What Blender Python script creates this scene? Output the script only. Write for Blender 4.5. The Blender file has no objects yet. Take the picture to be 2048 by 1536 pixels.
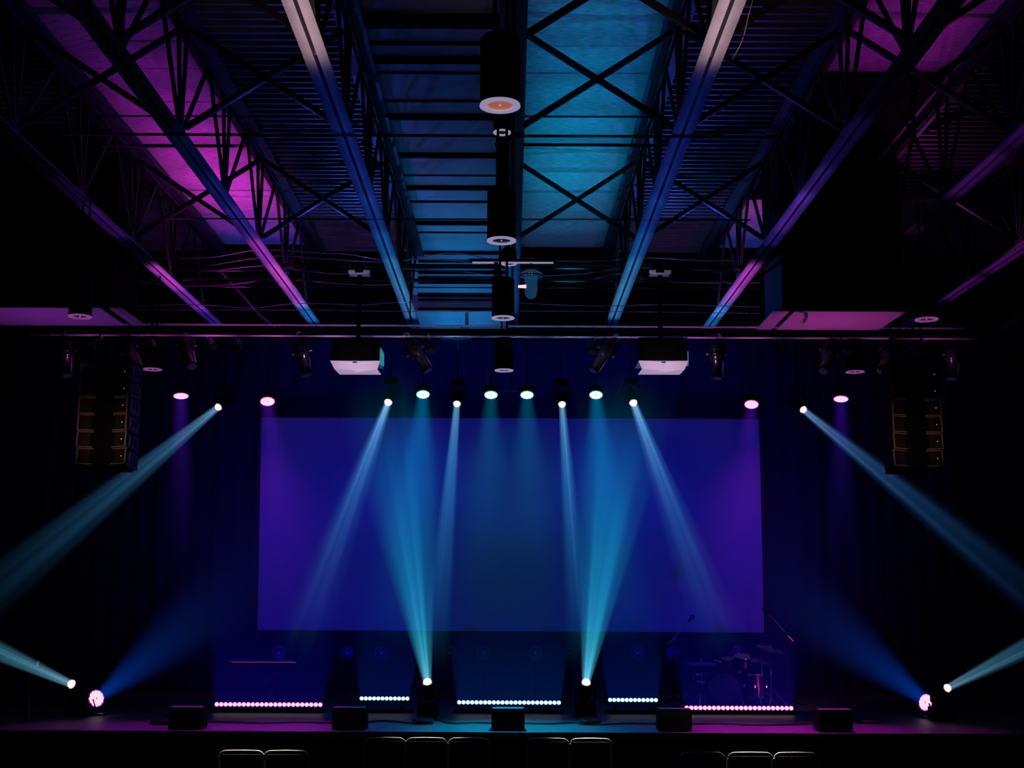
import bpy, bmesh, math, random
from mathutils import Vector, Matrix, Quaternion
random.seed(7)
PI = math.pi
R = math.radians
C = bpy.context.scene.collection
SC = bpy.context.scene

# ------------------------------------------------------------------ camera
F = 2550.0
PITCH = math.atan((1183 - 768) / F)
CAM = Vector((0, 0, 2.5))
M = Matrix.Rotation(PI/2 + PITCH, 3, 'X') @ Matrix.Rotation(R(0.22), 3, 'Z')
cd = bpy.data.cameras.new('camera'); cam = bpy.data.objects.new('camera', cd); C.objects.link(cam)
cam.location = CAM; cam.rotation_euler = M.to_euler()
cd.sensor_width = 36; cd.lens = F / 2048 * 36; cd.clip_start = 0.05; cd.clip_end = 200
SC.camera = cam

def ray(px, py):
    return M @ Vector((px - 1024, -(py - 768), -F))
def at(px, py, D):                 # world point at depth D seen at pixel
    d = ray(px, py); return CAM + d * (D / d.y)
def atz(px, py, z):                # world point on height z
    d = ray(px, py); return CAM + d * ((z - CAM.z) / d.z)
def mpp(D): return D / F * 1.0

# ------------------------------------------------------------------ materials
MATS = {}
def mat(name, col=(.02,.02,.02), rough=.6, metal=0., emit=None, es=0., noise=.15, nscale=30., bump=0., alpha=None, stretch=None, spec=.5):
    if name in MATS: return MATS[name]
    m = bpy.data.materials.new(name); m.use_nodes = True
    nt = m.node_tree; b = nt.nodes['Principled BSDF']
    b.inputs['Roughness'].default_value = rough; b.inputs['Metallic'].default_value = metal
    b.inputs['Specular IOR Level'].default_value = spec
    tc = nt.nodes.new('ShaderNodeTexCoord'); mp = nt.nodes.new('ShaderNodeMapping')
    if stretch: mp.inputs['Scale'].default_value = stretch
    nz = nt.nodes.new('ShaderNodeTexNoise'); nz.inputs['Scale'].default_value = nscale; nz.inputs['Detail'].default_value = 4
    nt.links.new(tc.outputs['Object'], mp.inputs[0]); nt.links.new(mp.outputs[0], nz.inputs['Vector'])
    r = nt.nodes.new('ShaderNodeValToRGB')
    r.color_ramp.elements[0].position = .3; r.color_ramp.elements[1].position = .7
    r.color_ramp.elements[0].color = (*[c*(1-noise) for c in col], 1)
    r.color_ramp.elements[1].color = (*[min(1, c*(1+noise)) for c in col], 1)
    nt.links.new(nz.outputs['Fac'], r.inputs[0]); nt.links.new(r.outputs[0], b.inputs['Base Color'])
    if emit:
        b.inputs['Emission Color'].default_value = (*emit, 1); b.inputs['Emission Strength'].default_value = es
    if bump:
        bp = nt.nodes.new('ShaderNodeBump'); bp.inputs['Strength'].default_value = bump; bp.inputs['Distance'].default_value = .02
        nt.links.new(nz.outputs['Fac'], bp.inputs['Height']); nt.links.new(bp.outputs[0], b.inputs['Normal'])
    MATS[name] = m
    return m

BLACK = mat('black paint', (.0025,.0025,.0035), .75, noise=.3, spec=.06)
GLOSS = mat('gloss black', (.008,.008,.01), .22, noise=.3)
STEEL = mat('painted joist steel', (.15,.155,.22), .55, .2, noise=.12, nscale=6)
STEELD = mat('silhouette joist steel', (.008,.008,.011), .6, .1, noise=.3, nscale=8)  # near-black so web members read as unlit silhouettes
METAL = mat('bright metal', (.55,.55,.6), .28, 1., noise=.1)
CHROME = mat('chrome', (.8,.8,.82), .18, 1., noise=.05)
WHITE = mat('white plastic', (.75,.75,.78), .45, noise=.03)
DECK = mat('corrugated deck steel', (.20,.20,.23), .5, .3, noise=.2, nscale=3)
PANEL = mat('foil insulation facing', (.58,.58,.62), .5, .1, noise=.42, nscale=9, bump=.9, stretch=(1,6,1))
PANELB = mat('smooth insulation board', (.5,.52,.56), .7, noise=.12, nscale=3)
RUBBER = mat('cable rubber', (.02,.02,.024), .3, noise=.1)
WALLM = mat('dark wall paint', (.005,.005,.008), .8, noise=.2, nscale=4, bump=.1, spec=.1)
CARPET = mat('black hall carpet', (.004,.004,.005), .95, noise=.4, nscale=120, bump=.4, spec=.05)
STAGEM = mat('stage deck', (.085,.085,.095), .5, noise=.25, nscale=7, stretch=(1,3,1))
SKIRT = mat('stage skirt cloth', (.004,.004,.005), .9, noise=.3, spec=.05)
SCREENM = mat('projection screen fabric', (.28,.29,.46), .85, noise=.02, nscale=4, spec=.1)
CLOTH = mat('chair cloth', (.0015,.0015,.002), .9, noise=.4, nscale=200, spec=.1)
LENS = mat('lit lens', (.9,.8,.78), .4, emit=(1, .72, .64), es=1.15, noise=.01)
LENSM = mat('lit magenta lens', (.9,.7,.8), .4, emit=(1, .60, .66), es=1.2, noise=.01)
LENSC = mat('lit cyan lens', (.8,.9,.95), .4, emit=(.85, .85, .82), es=1.15, noise=.01)
LRIM_C = mat('glowing cyan lens rim', (.1,.4,.5), .4, emit=(.02,.45,.6), es=.8, noise=.01)  # rims emit, a coloured halo painted around each lens
LRIM_M = mat('glowing magenta lens rim', (.4,.1,.4), .4, emit=(.75,.05,.8), es=.8, noise=.01)
RING = mat('glowing white trim ring', (.8,.8,.85), .5, noise=.02, emit=(.5,.42,.68), es=.55)  # light on the ring undersides put in as emission
RINGP = mat('glowing pink trim ring', (.7,.5,.7), .5, noise=.02, emit=(.45,.1,.42), es=.45)
AMBER = mat('amber reflector', (.5,.2,.08), .3, .6, emit=(.42,.12,.07), es=.75, noise=.1)
DARKLENS = mat('dark lens', (.02,.02,.06), .15, emit=(.02,.02,.10), es=.2, noise=.1)  # unlit lenses carry a faint blue emission
GRILLE = mat('speaker grille', (.012,.01,.01), .7, noise=.5, nscale=300, spec=.1)
TRIMBR = mat('speaker cabinet edge', (.16,.12,.11), .5, noise=.15)
GLASS = mat('frosted glass', (.15,.3,.5), .25, noise=.1)
DRUMC = mat('drum shell', (.015,.012,.035), .3, noise=.1)
DRUMH = mat('drum head', (.12,.12,.16), .5, noise=.05)
BRASS = mat('cymbal bronze', (.6,.4,.35), .3, 1., noise=.1)
DOT = mat('status light', (.8,.8,.7), .5, emit=(1,.9,.75), es=.4, noise=.01)

def translucent(name, col, fac):
    m = bpy.data.materials.new(name); m.use_nodes = True; nt = m.node_tree
    b = nt.nodes['Principled BSDF']; b.inputs['Base Color'].default_value = (*col, 1); b.inputs['Roughness'].default_value = .15
    nz = nt.nodes.new('ShaderNodeTexNoise'); nz.inputs['Scale'].default_value = 25
    mr = nt.nodes.new('ShaderNodeMapRange'); mr.inputs['To Min'].default_value = fac*.8; mr.inputs['To Max'].default_value = fac*1.2
    nt.links.new(nz.outputs['Fac'], mr.inputs['Value']); nt.links.new(mr.outputs[0], b.inputs['Alpha'])
    b.inputs['Emission Color'].default_value = (.02,.12,.3,1); b.inputs['Emission Strength'].default_value = .5  # blue glow of the glass is emission
    return m
CLEAR = translucent('clear glass', (.1,.3,.5), .30)

# ------------------------------------------------------------------ mesh helpers
def basis(d):
    d = d.normalized(); up = Vector((0,0,1)) if abs(d.z) < .95 else Vector((1,0,0))
    x = d.cross(up).normalized(); y = x.cross(d).normalized()
    return x, y, d
class MB:
    def __init__(s): s.bm = bmesh.new()
    def box(s, c, size, rot=None, bevel=0):
        r = bmesh.ops.create_cube(s.bm, size=1)
        vs = r['verts']; bmesh.ops.scale(s.bm, vec=size, verts=vs)
        if bevel:
            es = list({e for v in vs for e in v.link_edges})
            rr = bmesh.ops.bevel(s.bm, geom=es, offset=bevel, segments=2, affect='EDGES', profile=.5)
            vs = list({v for f in rr['faces'] for v in f.verts} | {v for v in vs if v.is_valid})
        if rot is not None: bmesh.ops.rotate(s.bm, matrix=rot, verts=vs, cent=(0,0,0))
        bmesh.ops.translate(s.bm, vec=c, verts=vs)
        return s
    def tube(s, pts, r, n=8, cap=True):
        pts = [Vector(p) for p in pts]; rings = []
        for i, p in enumerate(pts):
            a = pts[max(i-1, 0)]; b = pts[min(i+1, len(pts)-1)]
            x, y, d = basis(b - a)
            rr = r[i] if isinstance(r, (list, tuple)) else r
            rings.append([s.bm.verts.new(p + x*math.cos(t*2*PI/n)*rr + y*math.sin(t*2*PI/n)*rr) for t in range(n)])
        for a, b in zip(rings, rings[1:]):
            for t in range(n): s.bm.faces.new((a[t], a[(t+1)%n], b[(t+1)%n], b[t]))
        if cap:
            s.bm.faces.new(rings[0][::-1]); s.bm.faces.new(rings[-1])
        return s
    def bar(s, a, b, w, h):
        a, b = Vector(a), Vector(b); x, y, d = basis(b-a)
        v = [s.bm.verts.new(p + x*i*w/2 + y*j*h/2) for p in (a, b) for i, j in ((-1,-1),(1,-1),(1,1),(-1,1))]
        for f in ((3,2,1,0),(4,5,6,7),(0,1,5,4),(1,2,6,5),(2,3,7,6),(3,0,4,7)): s.bm.faces.new([v[i] for i in f])
        return s
    def lathe(s, prof, axis=(0,0,1), o=(0,0,0), n=24, cap0=True, cap1=True):   # prof = [(radius, distance)]
        x, y, d = basis(Vector(axis)); o = Vector(o); rings = []
        for (r, h) in prof:
            rings.append([s.bm.verts.new(o + d*h + x*math.cos(t*2*PI/n)*r + y*math.sin(t*2*PI/n)*r) for t in range(n)])
        for a, b in zip(rings, rings[1:]):
            for t in range(n): s.bm.faces.new((a[t], a[(t+1)%n], b[(t+1)%n], b[t]))
        if cap0: s.bm.faces.new(rings[0][::-1])
        if cap1: s.bm.faces.new(rings[-1])
        return s
    def poly(s, pts, ext=None):
        vs = [s.bm.verts.new(p) for p in pts]; f = s.bm.faces.new(vs)
        if ext:
            r = bmesh.ops.extrude_face_region(s.bm, geom=[f])
            bmesh.ops.translate(s.bm, vec=ext, verts=[v for v in r['geom'] if isinstance(v, bmesh.types.BMVert)])
        return s
    def build(s, name, m, parent=None, smooth=False):
        bmesh.ops.recalc_face_normals(s.bm, faces=s.bm.faces)
        me = bpy.data.meshes.new(name); s.bm.to_mesh(me); s.bm.free()
        me.materials.append(m)
        if smooth:
            for p in me.polygons: p.use_smooth = True
            try: me.set_sharp_from_angle(angle=R(40))
            except Exception: pass
        o = bpy.data.objects.new(name, me); C.objects.link(o)
        if parent: o.parent = parent
        return o
def thing(name, label, cat, loc=(0,0,0), rot=(0,0,0), group=None):
    o = bpy.data.objects.new(name, None); o.empty_display_size = .1; C.objects.link(o)
    o.location = loc; o.rotation_euler = rot
    return tag(o, label, cat, group)
def tag(o, label, cat, group=None, kind=None):
    o['label'] = label; o['category'] = cat
    if group: o['group'] = group
    if kind: o['kind'] = kind
    return o
def struct(o): o['kind'] = 'structure'; return o
def copy_tree(o, parent=None):
    c = o.copy(); C.objects.link(c)
    if parent is not None: c.parent = parent
    for ch in list(o.children): copy_tree(ch, c)
    return c
def spawn(o, first, loc, rot=None, label=None, group=None):
    c = o if first else copy_tree(o)
    c.location = loc
    if rot is not None: c.rotation_euler = rot
    if label: c['label'] = label
    if group: c['group'] = group
    return c

def lamp(kind, loc, col, power, target=None, size=40, blend=.5, rad=0.0, name=None):
    ld = bpy.data.lights.new(name or kind.lower(), kind); ld.color = col; ld.energy = power
    if kind == 'SPOT': ld.spot_size = R(size); ld.spot_blend = blend
    if kind in ('SPOT', 'POINT'): ld.shadow_soft_size = rad
    o = bpy.data.objects.new(name or 'unseen_spot', ld); C.objects.link(o); o.location = loc  # default name for added spots that have no visible fixture
    if target is not None:
        o.rotation_euler = (Vector(target) - Vector(loc)).to_track_quat('-Z', 'Y').to_euler()
    return o

ZC = 6.7      # bottom of the joists
ZD = 8.0      # roof deck
DJ = 20.2     # joists end at the header
SP = 1.575    # joist spacing
ST = .75      # stage height
SF = 16.6     # stage front
BW = 22.7     # back wall
# ------------------------------------------------------------------ room shell
def slab(name, x0, x1, y0, y1, z0, z1, m):
    b = MB(); b.box(((x0+x1)/2, (y0+y1)/2, (z0+z1)/2), (x1-x0, y1-y0, z1-z0)); return struct(b.build(name, m))
slab('floor', -10, 10, -2, 23, -.2, 0, CARPET)
slab('wall_left', -10.2, -10, -2, 23, -.2, 8.4, WALLM)
slab('wall_right', 10, 10.2, -2, 23, -.2, 8.4, WALLM)
slab('wall_front', -10, 10, -2.2, -2, 0, 8.4, WALLM)
slab('wall_back', -10, 10, BW+.25, BW+.45, -.2, 8.4, WALLM)
slab('ceiling', -10.2, 10.2, -2.2, 23.2, 8.12, 8.4, WALLM)
# header between the hall and the stage, above the joist ends
HZ = ZC + .03
slab('trim_1', -10, -SP-.08, DJ+.05, DJ+.2, HZ, 8.1, WALLM)
slab('trim_2', -.06, 10, DJ+.05, DJ+.2, HZ, 8.1, WALLM)
slab('trim_3', -SP-.08, -.06, DJ+.05, DJ+.2, HZ, 8.1, PANELB)

# corrugated deck bays: ribs run across the hall
def corrugated(x0, x1, y0, y1):
    b = MB(); p = .155; y = y0; vs = []
    prof = [(0, 0), (.035, 0), (.052, .045), (.138, .045)]
    while y < y1:
        for dy, dz in prof: vs.append((y+dy, ZD-.045+dz))
        y += p
    a = [b.bm.verts.new((x0, yy, zz)) for yy, zz in vs]; c = [b.bm.verts.new((x1, yy, zz)) for yy, zz in vs]
    for i in range(len(vs)-1): b.bm.faces.new((a[i], c[i], c[i+1], a[i+1]))
    return struct(b.build('ceiling', DECK))
for k0, k1 in ((-6,-3), (-2,-1), (1,2), (3,6)):
    corrugated(k0*SP, k1*SP, 4, DJ+.05)
def flat_bay(x0, x1, y0, y1, m):
    b = MB(); nx, ny = 3, int((y1-y0)/.6)
    b.box(((x0+x1)/2, (y0+y1)/2, ZD+.02), (x1-x0, y1-y0, .04))
    return struct(b.build('ceiling', m))
flat_bay(-3*SP, -2*SP, 4, DJ-.3, PANEL); flat_bay(-SP, 0, 4, DJ+.05, PANELB); flat_bay(0, SP, 4, DJ-.2, PANEL)
flat_bay(2*SP, 3*SP, 4, DJ-.2, PANEL)

# ------------------------------------------------------------------ roof trusses
def make_truss(label, y0=4.6, y1=DJ):
    t = thing('roof_truss', label, 'roof truss', (0, 0, ZC), group='open web roof trusses running to the stage')
    for s in (-1, 1):
        b = MB(); b.box((s*.058, (y0+y1)/2, .006), (.084, y1-y0, .012)); b.box((s*.022, (y0+y1)/2, .045), (.010, y1-y0, .08))
        b.build('bottom_chord', STEEL, t)
        b = MB(); b.box((s*.075, (y0+y1)/2, 1.20), (.12, y1-y0, .012)); b.box((s*.022, (y0+y1)/2, 1.16), (.010, y1-y0, .08))
        b.build('top_chord', mat('top chord steel', (.05,.055,.07), .5, .2), t)
    pan = 1.9; y = 5.85
    while y < y1:
        for a, c in (((0,y,.05),(0,y-pan/2,1.17)), ((0,y,.05),(0,y+pan/2,1.17)), ((0,y,.05),(0,y+.07,1.17)),
                     ((0,y,.05),(0,y-.28,1.17))):
            if c[1] < y1: MB().bar(a, c, .034, .034).build('web_member', STEELD, t)
        y += pan
    return t
where = {-5:'over the far left wall side', -4:'at far left over the hanging black box', -3:'beside the black box on the left, magenta lit at its stage end',
 -2:'left of the purple ceiling strip, third truss left of centre line' , -1:'just left of the row of black pendants, white lit near the top',
 0:'directly above the row of black cylinder pendants', 1:'along the right edge of the cyan ceiling strip', 2:'passing left of the black box on the right, violet lit',
 3:'right of the big black box on the right side', 4:'near the right wall, dim violet', 5:'at far right against the wall'}
where[-2] = 'crossing the magenta ceiling strip, second left of the pendants'
tr = None
for k in range(-5, 6):
    lab = 'steel roof truss ' + where[k]
    if tr is None: tr = make_truss(lab); o = tr
    else: o = copy_tree(tr); o['label'] = lab
    o.location = (k*SP, 0, ZC)

# X bridging between trusses
def brace(label, x0, x1, D, za=ZC+.12, zb=ZC+1.1, w=.05):
    t = thing('cross_brace', label, 'cross brace', ((x0+x1)/2, D, za), group='steel X braces between the roof trusses')
    hx = (x1-x0)/2 - .05; h = zb-za
    MB().bar((-hx, 0, h), (hx, .0, 0), w, w).build('brace_bar', STEELD, t)
    MB().bar((-hx, .04, 0), (hx, .04, h), w, w).build('brace_bar', STEELD, t)
bays = {1:'across the cyan ceiling strip', 2:'in the corrugated bay right of the cyan strip', -2:'in the corrugated bay left of the pendants',
        -3:'across the magenta ceiling strip', 3:'in the bay with the black box at right', 4:'in the dim corrugated bay at far right', -4:'in the dark bay at far left'}
for k, txt in bays.items():
    for D, pos in ((atz(1054,73,ZC+.12).y,'nearest the viewer'), (atz(1050,255,ZC+.12).y,'second from the viewer'), (atz(1047,475,ZC+.12).y,'closest to the stage')):
        x0, x1 = ((k-1)*SP, k*SP) if k > 0 else (k*SP, (k+1)*SP)
        if k == 3 and D > 15: continue
        if k == -4 and D > 15: continue
        brace('dark X brace ' + txt + ', ' + pos, x0, x1, D)

# purlins below the smooth blue bay
for i, (py, th) in enumerate(((52,22),(103,6),(133,12),(162,4),(217,4),(246,10),(322,9),(364,3),(386,8),(415,4),(455,8),(476,3))):
    p = atz(850, py, ZD-.1); D = p.y
    if D > DJ-.2: continue
    h = th * D / F
    b = MB(); b.box((0,0,0), (SP-.2, h*1.3, h)); o = b.build('purlin', BLACK)
    o.location = (-SP/2, D, ZD-h/2+.002)
    tag(o, ('thick ' if th > 7 else 'thin ') + 'dark crossbar under the blue ceiling strip, %s' % (
        ['nearest the viewer','second','third','fourth','fifth','sixth','seventh','eighth','ninth','tenth','eleventh','twelfth'][i] + (' counting from the viewer' if i else '')), 'purlin', 'crossbars under the blue ceiling strip')
# dark battens on the blue header panel
for i, (py, th) in enumerate(((492,6),(506,6),(523,4),(545,6),(556,4),(566,3),(590,6),(600,2),(618,5))):
    p = at(925, py, DJ+.03)
    h = th * DJ / F
    b = MB(); b.box((0,0,0), (SP-.12, .03, h)); o = b.build('batten', BLACK)
    o.location = (-SP/2-.02, DJ+.037, p.z)
    tag(o, 'dark horizontal batten on the lit blue panel above the stage, number %s from the top' % ['one','two','three','four','five','six','seven','eight','nine'][i], 'batten', 'battens on the blue panel')

# black sheet standing in for the unlit stretch of deck at right
b = MB(); b.box((2.5*SP, (12.9+17.2)/2, ZD-.06), (SP-.04, 4.3, .03)); o = b.build('unlit_deck_sheet', BLACK)
tag(o, 'black sheet for the unlit stretch of roof deck in front of the right purple strip', 'shade sheet')

# ------------------------------------------------------------------ pipes and cables across the hall
def pipe(name, px0, py0, px1, py1, D, r, m, label, cat, group=None):
    a = at(px0, py0, D); c = at(px1, py1, D)
    t = thing(name, label, cat, a, group=group)
    MB().tube([(0,0,0), c-a], r, 8).build('tube', m, t, True)
    for k in range(-5, 6):
        u = (k*SP - a.x)/(c.x - a.x)
        if .01 < u < .99:
            z = (c-a).z*u; h = ZC - a.z
            if h > z: MB().bar((k*SP-a.x, 0, z-r-.004), (k*SP-a.x, 0, h+.01), .03, .006).build('hanger_strap', m, t)
    return t
GP = 'thin conduits crossing below the trusses'
for (x0, y0, x1, y1, D, r, lab) in (
    (200, 232, 1345, 234, 13.0, .009, 'thin black conduit across the centre ceiling just under the first pendant'),
    (120, 268, 1560, 274, 11.35, .014, 'black conduit crossing the whole ceiling behind the first pendant'),
    (990, 289, 1345, 291, 12.6, .018, 'short thick conduit crossing the cyan strip only'),
    (330, 437, 1500, 440, 14.1, .009, 'thin black conduit crossing the ceiling at the second pendant'),
    (560, 531, 1530, 536, 16.5, .032, 'thick black pipe crossing just above the lantern'),
    (280, 559, 1520, 562, 17.3, .022, 'black pipe crossing behind the third pendant'),
    (280, 541, 1530, 544, 17.0, .010, 'thin violet lit conduit between the two thick pipes'),
    (280, 573, 1520, 577, 17.6, .009, 'thin conduit crossing below the thick pipes')):
    pipe('conduit', x0, y0, x1, y1, D, r, STEELD, lab, 'pipe', GP)
pipe('conduit', 205, 291, 470, 292, 12.3, .014, STEELD, 'short dark conduit crossing only the magenta ceiling strip', 'pipe', GP)
pipe('conduit', 215, 98, 345, 98, 12.9, .014, STEELD, 'short dark conduit crossing the magenta strip near the top', 'pipe', GP)
def cable(pts, r, label, m=RUBBER, D=18.0, group='loose cables strung above the stage pipe'):
    P = [at(x, y, D) for x, y in pts]
    # smooth
    out = []
    for i in range(len(P)-1):
        p0 = P[max(i-1,0)]; p1 = P[i]; p2 = P[i+1]; p3 = P[min(i+2,len(P)-1)]
        for t in range(6):
            u = t/6; out.append(.5*((2*p1)+(-p0+p2)*u+(2*p0-5*p1+4*p2-p3)*u*u+(-p0+3*p1-3*p2+p3)*u**3))
    out.append(P[-1])
    o = MB().tube(out, r, 6).build('cable', m, smooth=True); tag(o, label, 'cable', group); return o
CB = mat('cable jacket', (.25,.22,.3), .35, noise=.1)
cable([(300,517),(420,515),(520,500),(640,506),(700,509),(790,522),(900,506),(985,520)], .007, 'uppermost sagging cable from the left truss to the pendants', CB)
cable([(415,532),(500,518),(560,512),(640,517),(760,524),(850,519),(950,524)], .006, 'sagging cable just below the uppermost one on the left', CB)
cable([(1048,515),(1120,522),(1200,522),(1300,516),(1400,521),(1520,520)], .006, 'uppermost sagging cable right of the lantern', CB)
cable([(430,541),(540,531),(600,540),(680,548),(760,541),(860,538),(965,548)], .007, 'cable rising from the left magenta beam toward the pendants', CB)
cable([(1085,552),(1160,548),(1220,540),(1290,530),(1400,540),(1520,534)], .007, 'cable climbing from the lantern to the right truss', CB)
cable([(280,566),(400,572),(480,567),(560,557),(660,566),(760,570),(860,562),(980,556)], .007, 'cable wavering level with the third pendant on the left', CB)
cable([(1130,566),(1180,560),(1240,548),(1310,562),(1420,566),(1520,566)], .007, 'cable wavering level with the lantern on the right', CB)
cable([(270,611),(400,610),(500,616),(580,608),(640,607),(720,610),(800,605),(900,607),(985,606)], .006, 'low cable running just above the stage pipe at left', CB)
cable([(1040,606),(1120,610),(1220,612),(1330,609),(1440,612),(1520,614)], .006, 'low cable running just above the stage pipe at right', CB)
cable([(270,620),(600,620),(800,623),(985,622)], .005, 'straight low cable at left above the stage pipe', CB)
cable([(1040,622),(1300,624),(1520,627)], .005, 'straight low cable at right above the stage pipe', CB)
cable([(1512,-20),(1500,20),(1488,70),(1478,95),(1464,121)], .004, 'thin pale wire dangling beside the white lit beam at upper right', mat('pale wire', (.7,.6,.5), .4), 9.2, None)
# slanted violet conduit left
o = MB().tube([at(440,541,18.4), at(520,630,18.4), at(550,656,18.4)], .016, 8).build('drop_pipe', STEEL, smooth=True)
tag(o, 'thin slanting violet lit pipe between the two left magenta beams', 'pipe')

# ------------------------------------------------------------------ stage pipe (lighting bar)
DT = 17.0
def two(a, c): return (Vector(a)+Vector(c))/2
bar = thing('lighting_bar', 'long horizontal pipe grid carrying the spotlights across the hall', 'lighting bar', at(1024, 662, DT))
def rel(px, py, D, root): return at(px, py, D) - root.location
BARM = mat('lit pipe steel', (.92,.92,.95), .3, .0, noise=.05)
MB().tube([rel(100,648,DT,bar), rel(1930,657,DT,bar)], .013, 8).build('upper_tube', BARM, bar, True)
MB().tube([rel(60,670,DT-.25,bar), rel(1960,678,DT-.25,bar)], .013, 8).build('lower_tube', BARM, bar, True)
MB().tube([rel(60,661,DT+.1,bar), rel(1960,668,DT+.1,bar)], .045, 10).build('rear_tube', BLACK, bar, True)
x = 130
while x < 1930:
    MB().tube([rel(x,648+(x-100)*.0048,DT,bar), rel(x+6,661+(x-100)*.0042,DT+.1,bar), rel(x+2,671+(x-100)*.0042,DT-.25,bar)], .009, 6).build('tie', BLACK, bar)
    x += 88
for px in (300, 820, 1215, 1500):           # hanger straps up to the trusses
    a = rel(px, 650, DT+.1, bar); c = Vector((a.x, a.y, ZC-bar.location.z))
    MB().tube([a, c], .010, 6).build('hanger', BLACK, bar)

# ------------------------------------------------------------------ pendants
def make_pendant(inner, ringm, r=.122, h=.43, ztop=ZC, zb=5.42):
    t = thing('pendant_light', '', 'pendant lamp', (0,0,0), group='black cylinder pendants')
    b = MB(); b.lathe([(r*.9, h),(r, h-.015),(r,0),(r*.99,0)], n=40, cap0=False); b.build('housing', BLACK, t, True)
    b = MB(); b.lathe([(r*1.0, .0),(r*1.02, -.012),(r*.66,-.012),(r*.66,-.002)], n=40, cap0=False, cap1=False); b.build('trim_ring', ringm, t, True)
    b = MB(); b.lathe([(r*.65, -.004),(r*.65,-.002)], n=32); b.build('reflector', inner, t, True)
    b = MB(); b.lathe([(.005,-.010),(.007,-.004)], n=12); b.build('bulb', DOT, t, True)
    for dx in (-.035, .04):
        MB().tube([(dx,0,h-.01),(dx,0,ztop-zb+.02)], .012, 8).build('stem', BLACK, t)
    return t
rows = ['nearest the viewer','second','third','fourth']
P0 = make_pendant(AMBER, RING); P0.location = atz(1000, 209, 5.42); P0['label'] = 'black cylinder pendant nearest the viewer with amber glowing reflector'
P1 = make_pendant(DARKLENS, RING)
spawn(P1, True, atz(1003, 480, 5.42), None, 'black cylinder pendant second along the centre line, dark lens in pale ring')
spawn(P1, False, atz(1006, 635, 5.42), None, 'black cylinder pendant beside the clear glass lantern')
spawn(P1, False, atz(1008, 740, 5.42), None, 'black cylinder pendant hanging below the stage pipe, farthest in the centre row')
P2 = make_pendant(DARKLENS, RINGP)
spawn(P2, True, atz(160, 632, 5.42), None, 'black cylinder pendant in front of the left black box')
spawn(P2, False, atz(305, 738, 5.42), None, 'black cylinder pendant with pink ring between the left spotlights')
spawn(P2, False, atz(1710, 743, 5.42), None, 'black cylinder pendant with pink ring between the right spotlights')
spawn(P2, False, atz(1853, 638, 5.42), None, 'black cylinder pendant right of the big black box')
# small canister lights on the centre truss
def can(px, py, z, r, label):
    t = thing('canister_light', label, 'downlight', atz(px, py, z))
    b = MB(); b.lathe([(r,0),(r,.16),(r*.6,.18)], n=24); b.build('housing', BLACK, t, True)
    b = MB(); b.lathe([(r*1.02,0),(r*1.02,-.01),(r*.7,-.01),(r*.68,.0)], n=24, cap0=False, cap1=False); b.build('trim_ring', RING, t, True)
    MB().tube([(0,0,.15),(0,0,ZC-z+.02)], .012, 8).build('stem', BLACK, t)
can(1004, 264, 6.42, .075, 'small black canister light with thin pale ring behind the nearest pendant')
can(1018, 527, 6.15, .085, 'small canister light with pale ring directly above the third pendant')
# ductwork stack beside the centre truss (the dark vertical piece)
t = thing('hanging_riser', 'tall black riser box hanging between the first and second pendants', 'riser box', at(1005, 376, 11.2))
MB().box((-.0,0,.25), (.12,.1,.5), bevel=.01).build('casing', BLACK, t)
MB().tube([(0,0,.48),(0,0,ZC-t.location.z+.02)], .02, 8).build('stem', BLACK, t)

# crossbar and lantern
p = at(1022, 524, 13.5)
t = thing('hanging_crossbar', 'short black crossbar with pale underside behind the third pendant', 'crossbar', p)
MB().box((0,0,.015), (.92,.05,.035), bevel=.008).build('rail', BLACK, t)
MB().box((.02,0,-.008), (.88,.04,.01)).build('tube_lamp', RING, t)
MB().tube([(.04,0,.03),(.04,0,ZC-p.z+.02)], .01, 8).build('stem', BLACK, t)
MB().box((-.16,-.01,-.12), (.05,.05,.22)).build('driver_box', GLOSS, t)
p = at(1062, 548, 13.5)
t = thing('glass_lantern', 'clear glass lantern with wide round glass shade beside third pendant', 'lantern', p)
MB().lathe([(.03,.085),(.05,.06),(.05,.03)], n=20).build('cap', BLACK, t, True)
MB().lathe([(.045,.05),(.13,.0),(.135,-.02),(.125,-.03)], n=36, cap0=False, cap1=False).build('glass_shade', CLEAR, t, True)
MB().lathe([(.066,-.02),(.07,-.08),(.066,-.22),(.05,-.26),(.02,-.275)], n=28, cap0=False).build('glass_cylinder', CLEAR, t, True)
MB().lathe([(.137,-.02),(.139,-.03),(.127,-.034)], n=36, cap0=False, cap1=False).build('shade_rim', GLOSS, t, True)
b = MB()
for dx in (-.02, .01): b.box((dx,-.05,-.005), (.012,.012,.02))
b.build('bulb', DOT, t)
MB().lathe([(.02,0),(.014,.09)], axis=(-1,0,0), o=(-.05,0,-.14), n=14).build('side_lamp', LENSM, t, True)
MB().tube([(0,0,.08),(0,0,.125)], .01, 8).build('stem', BLACK, t)

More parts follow.
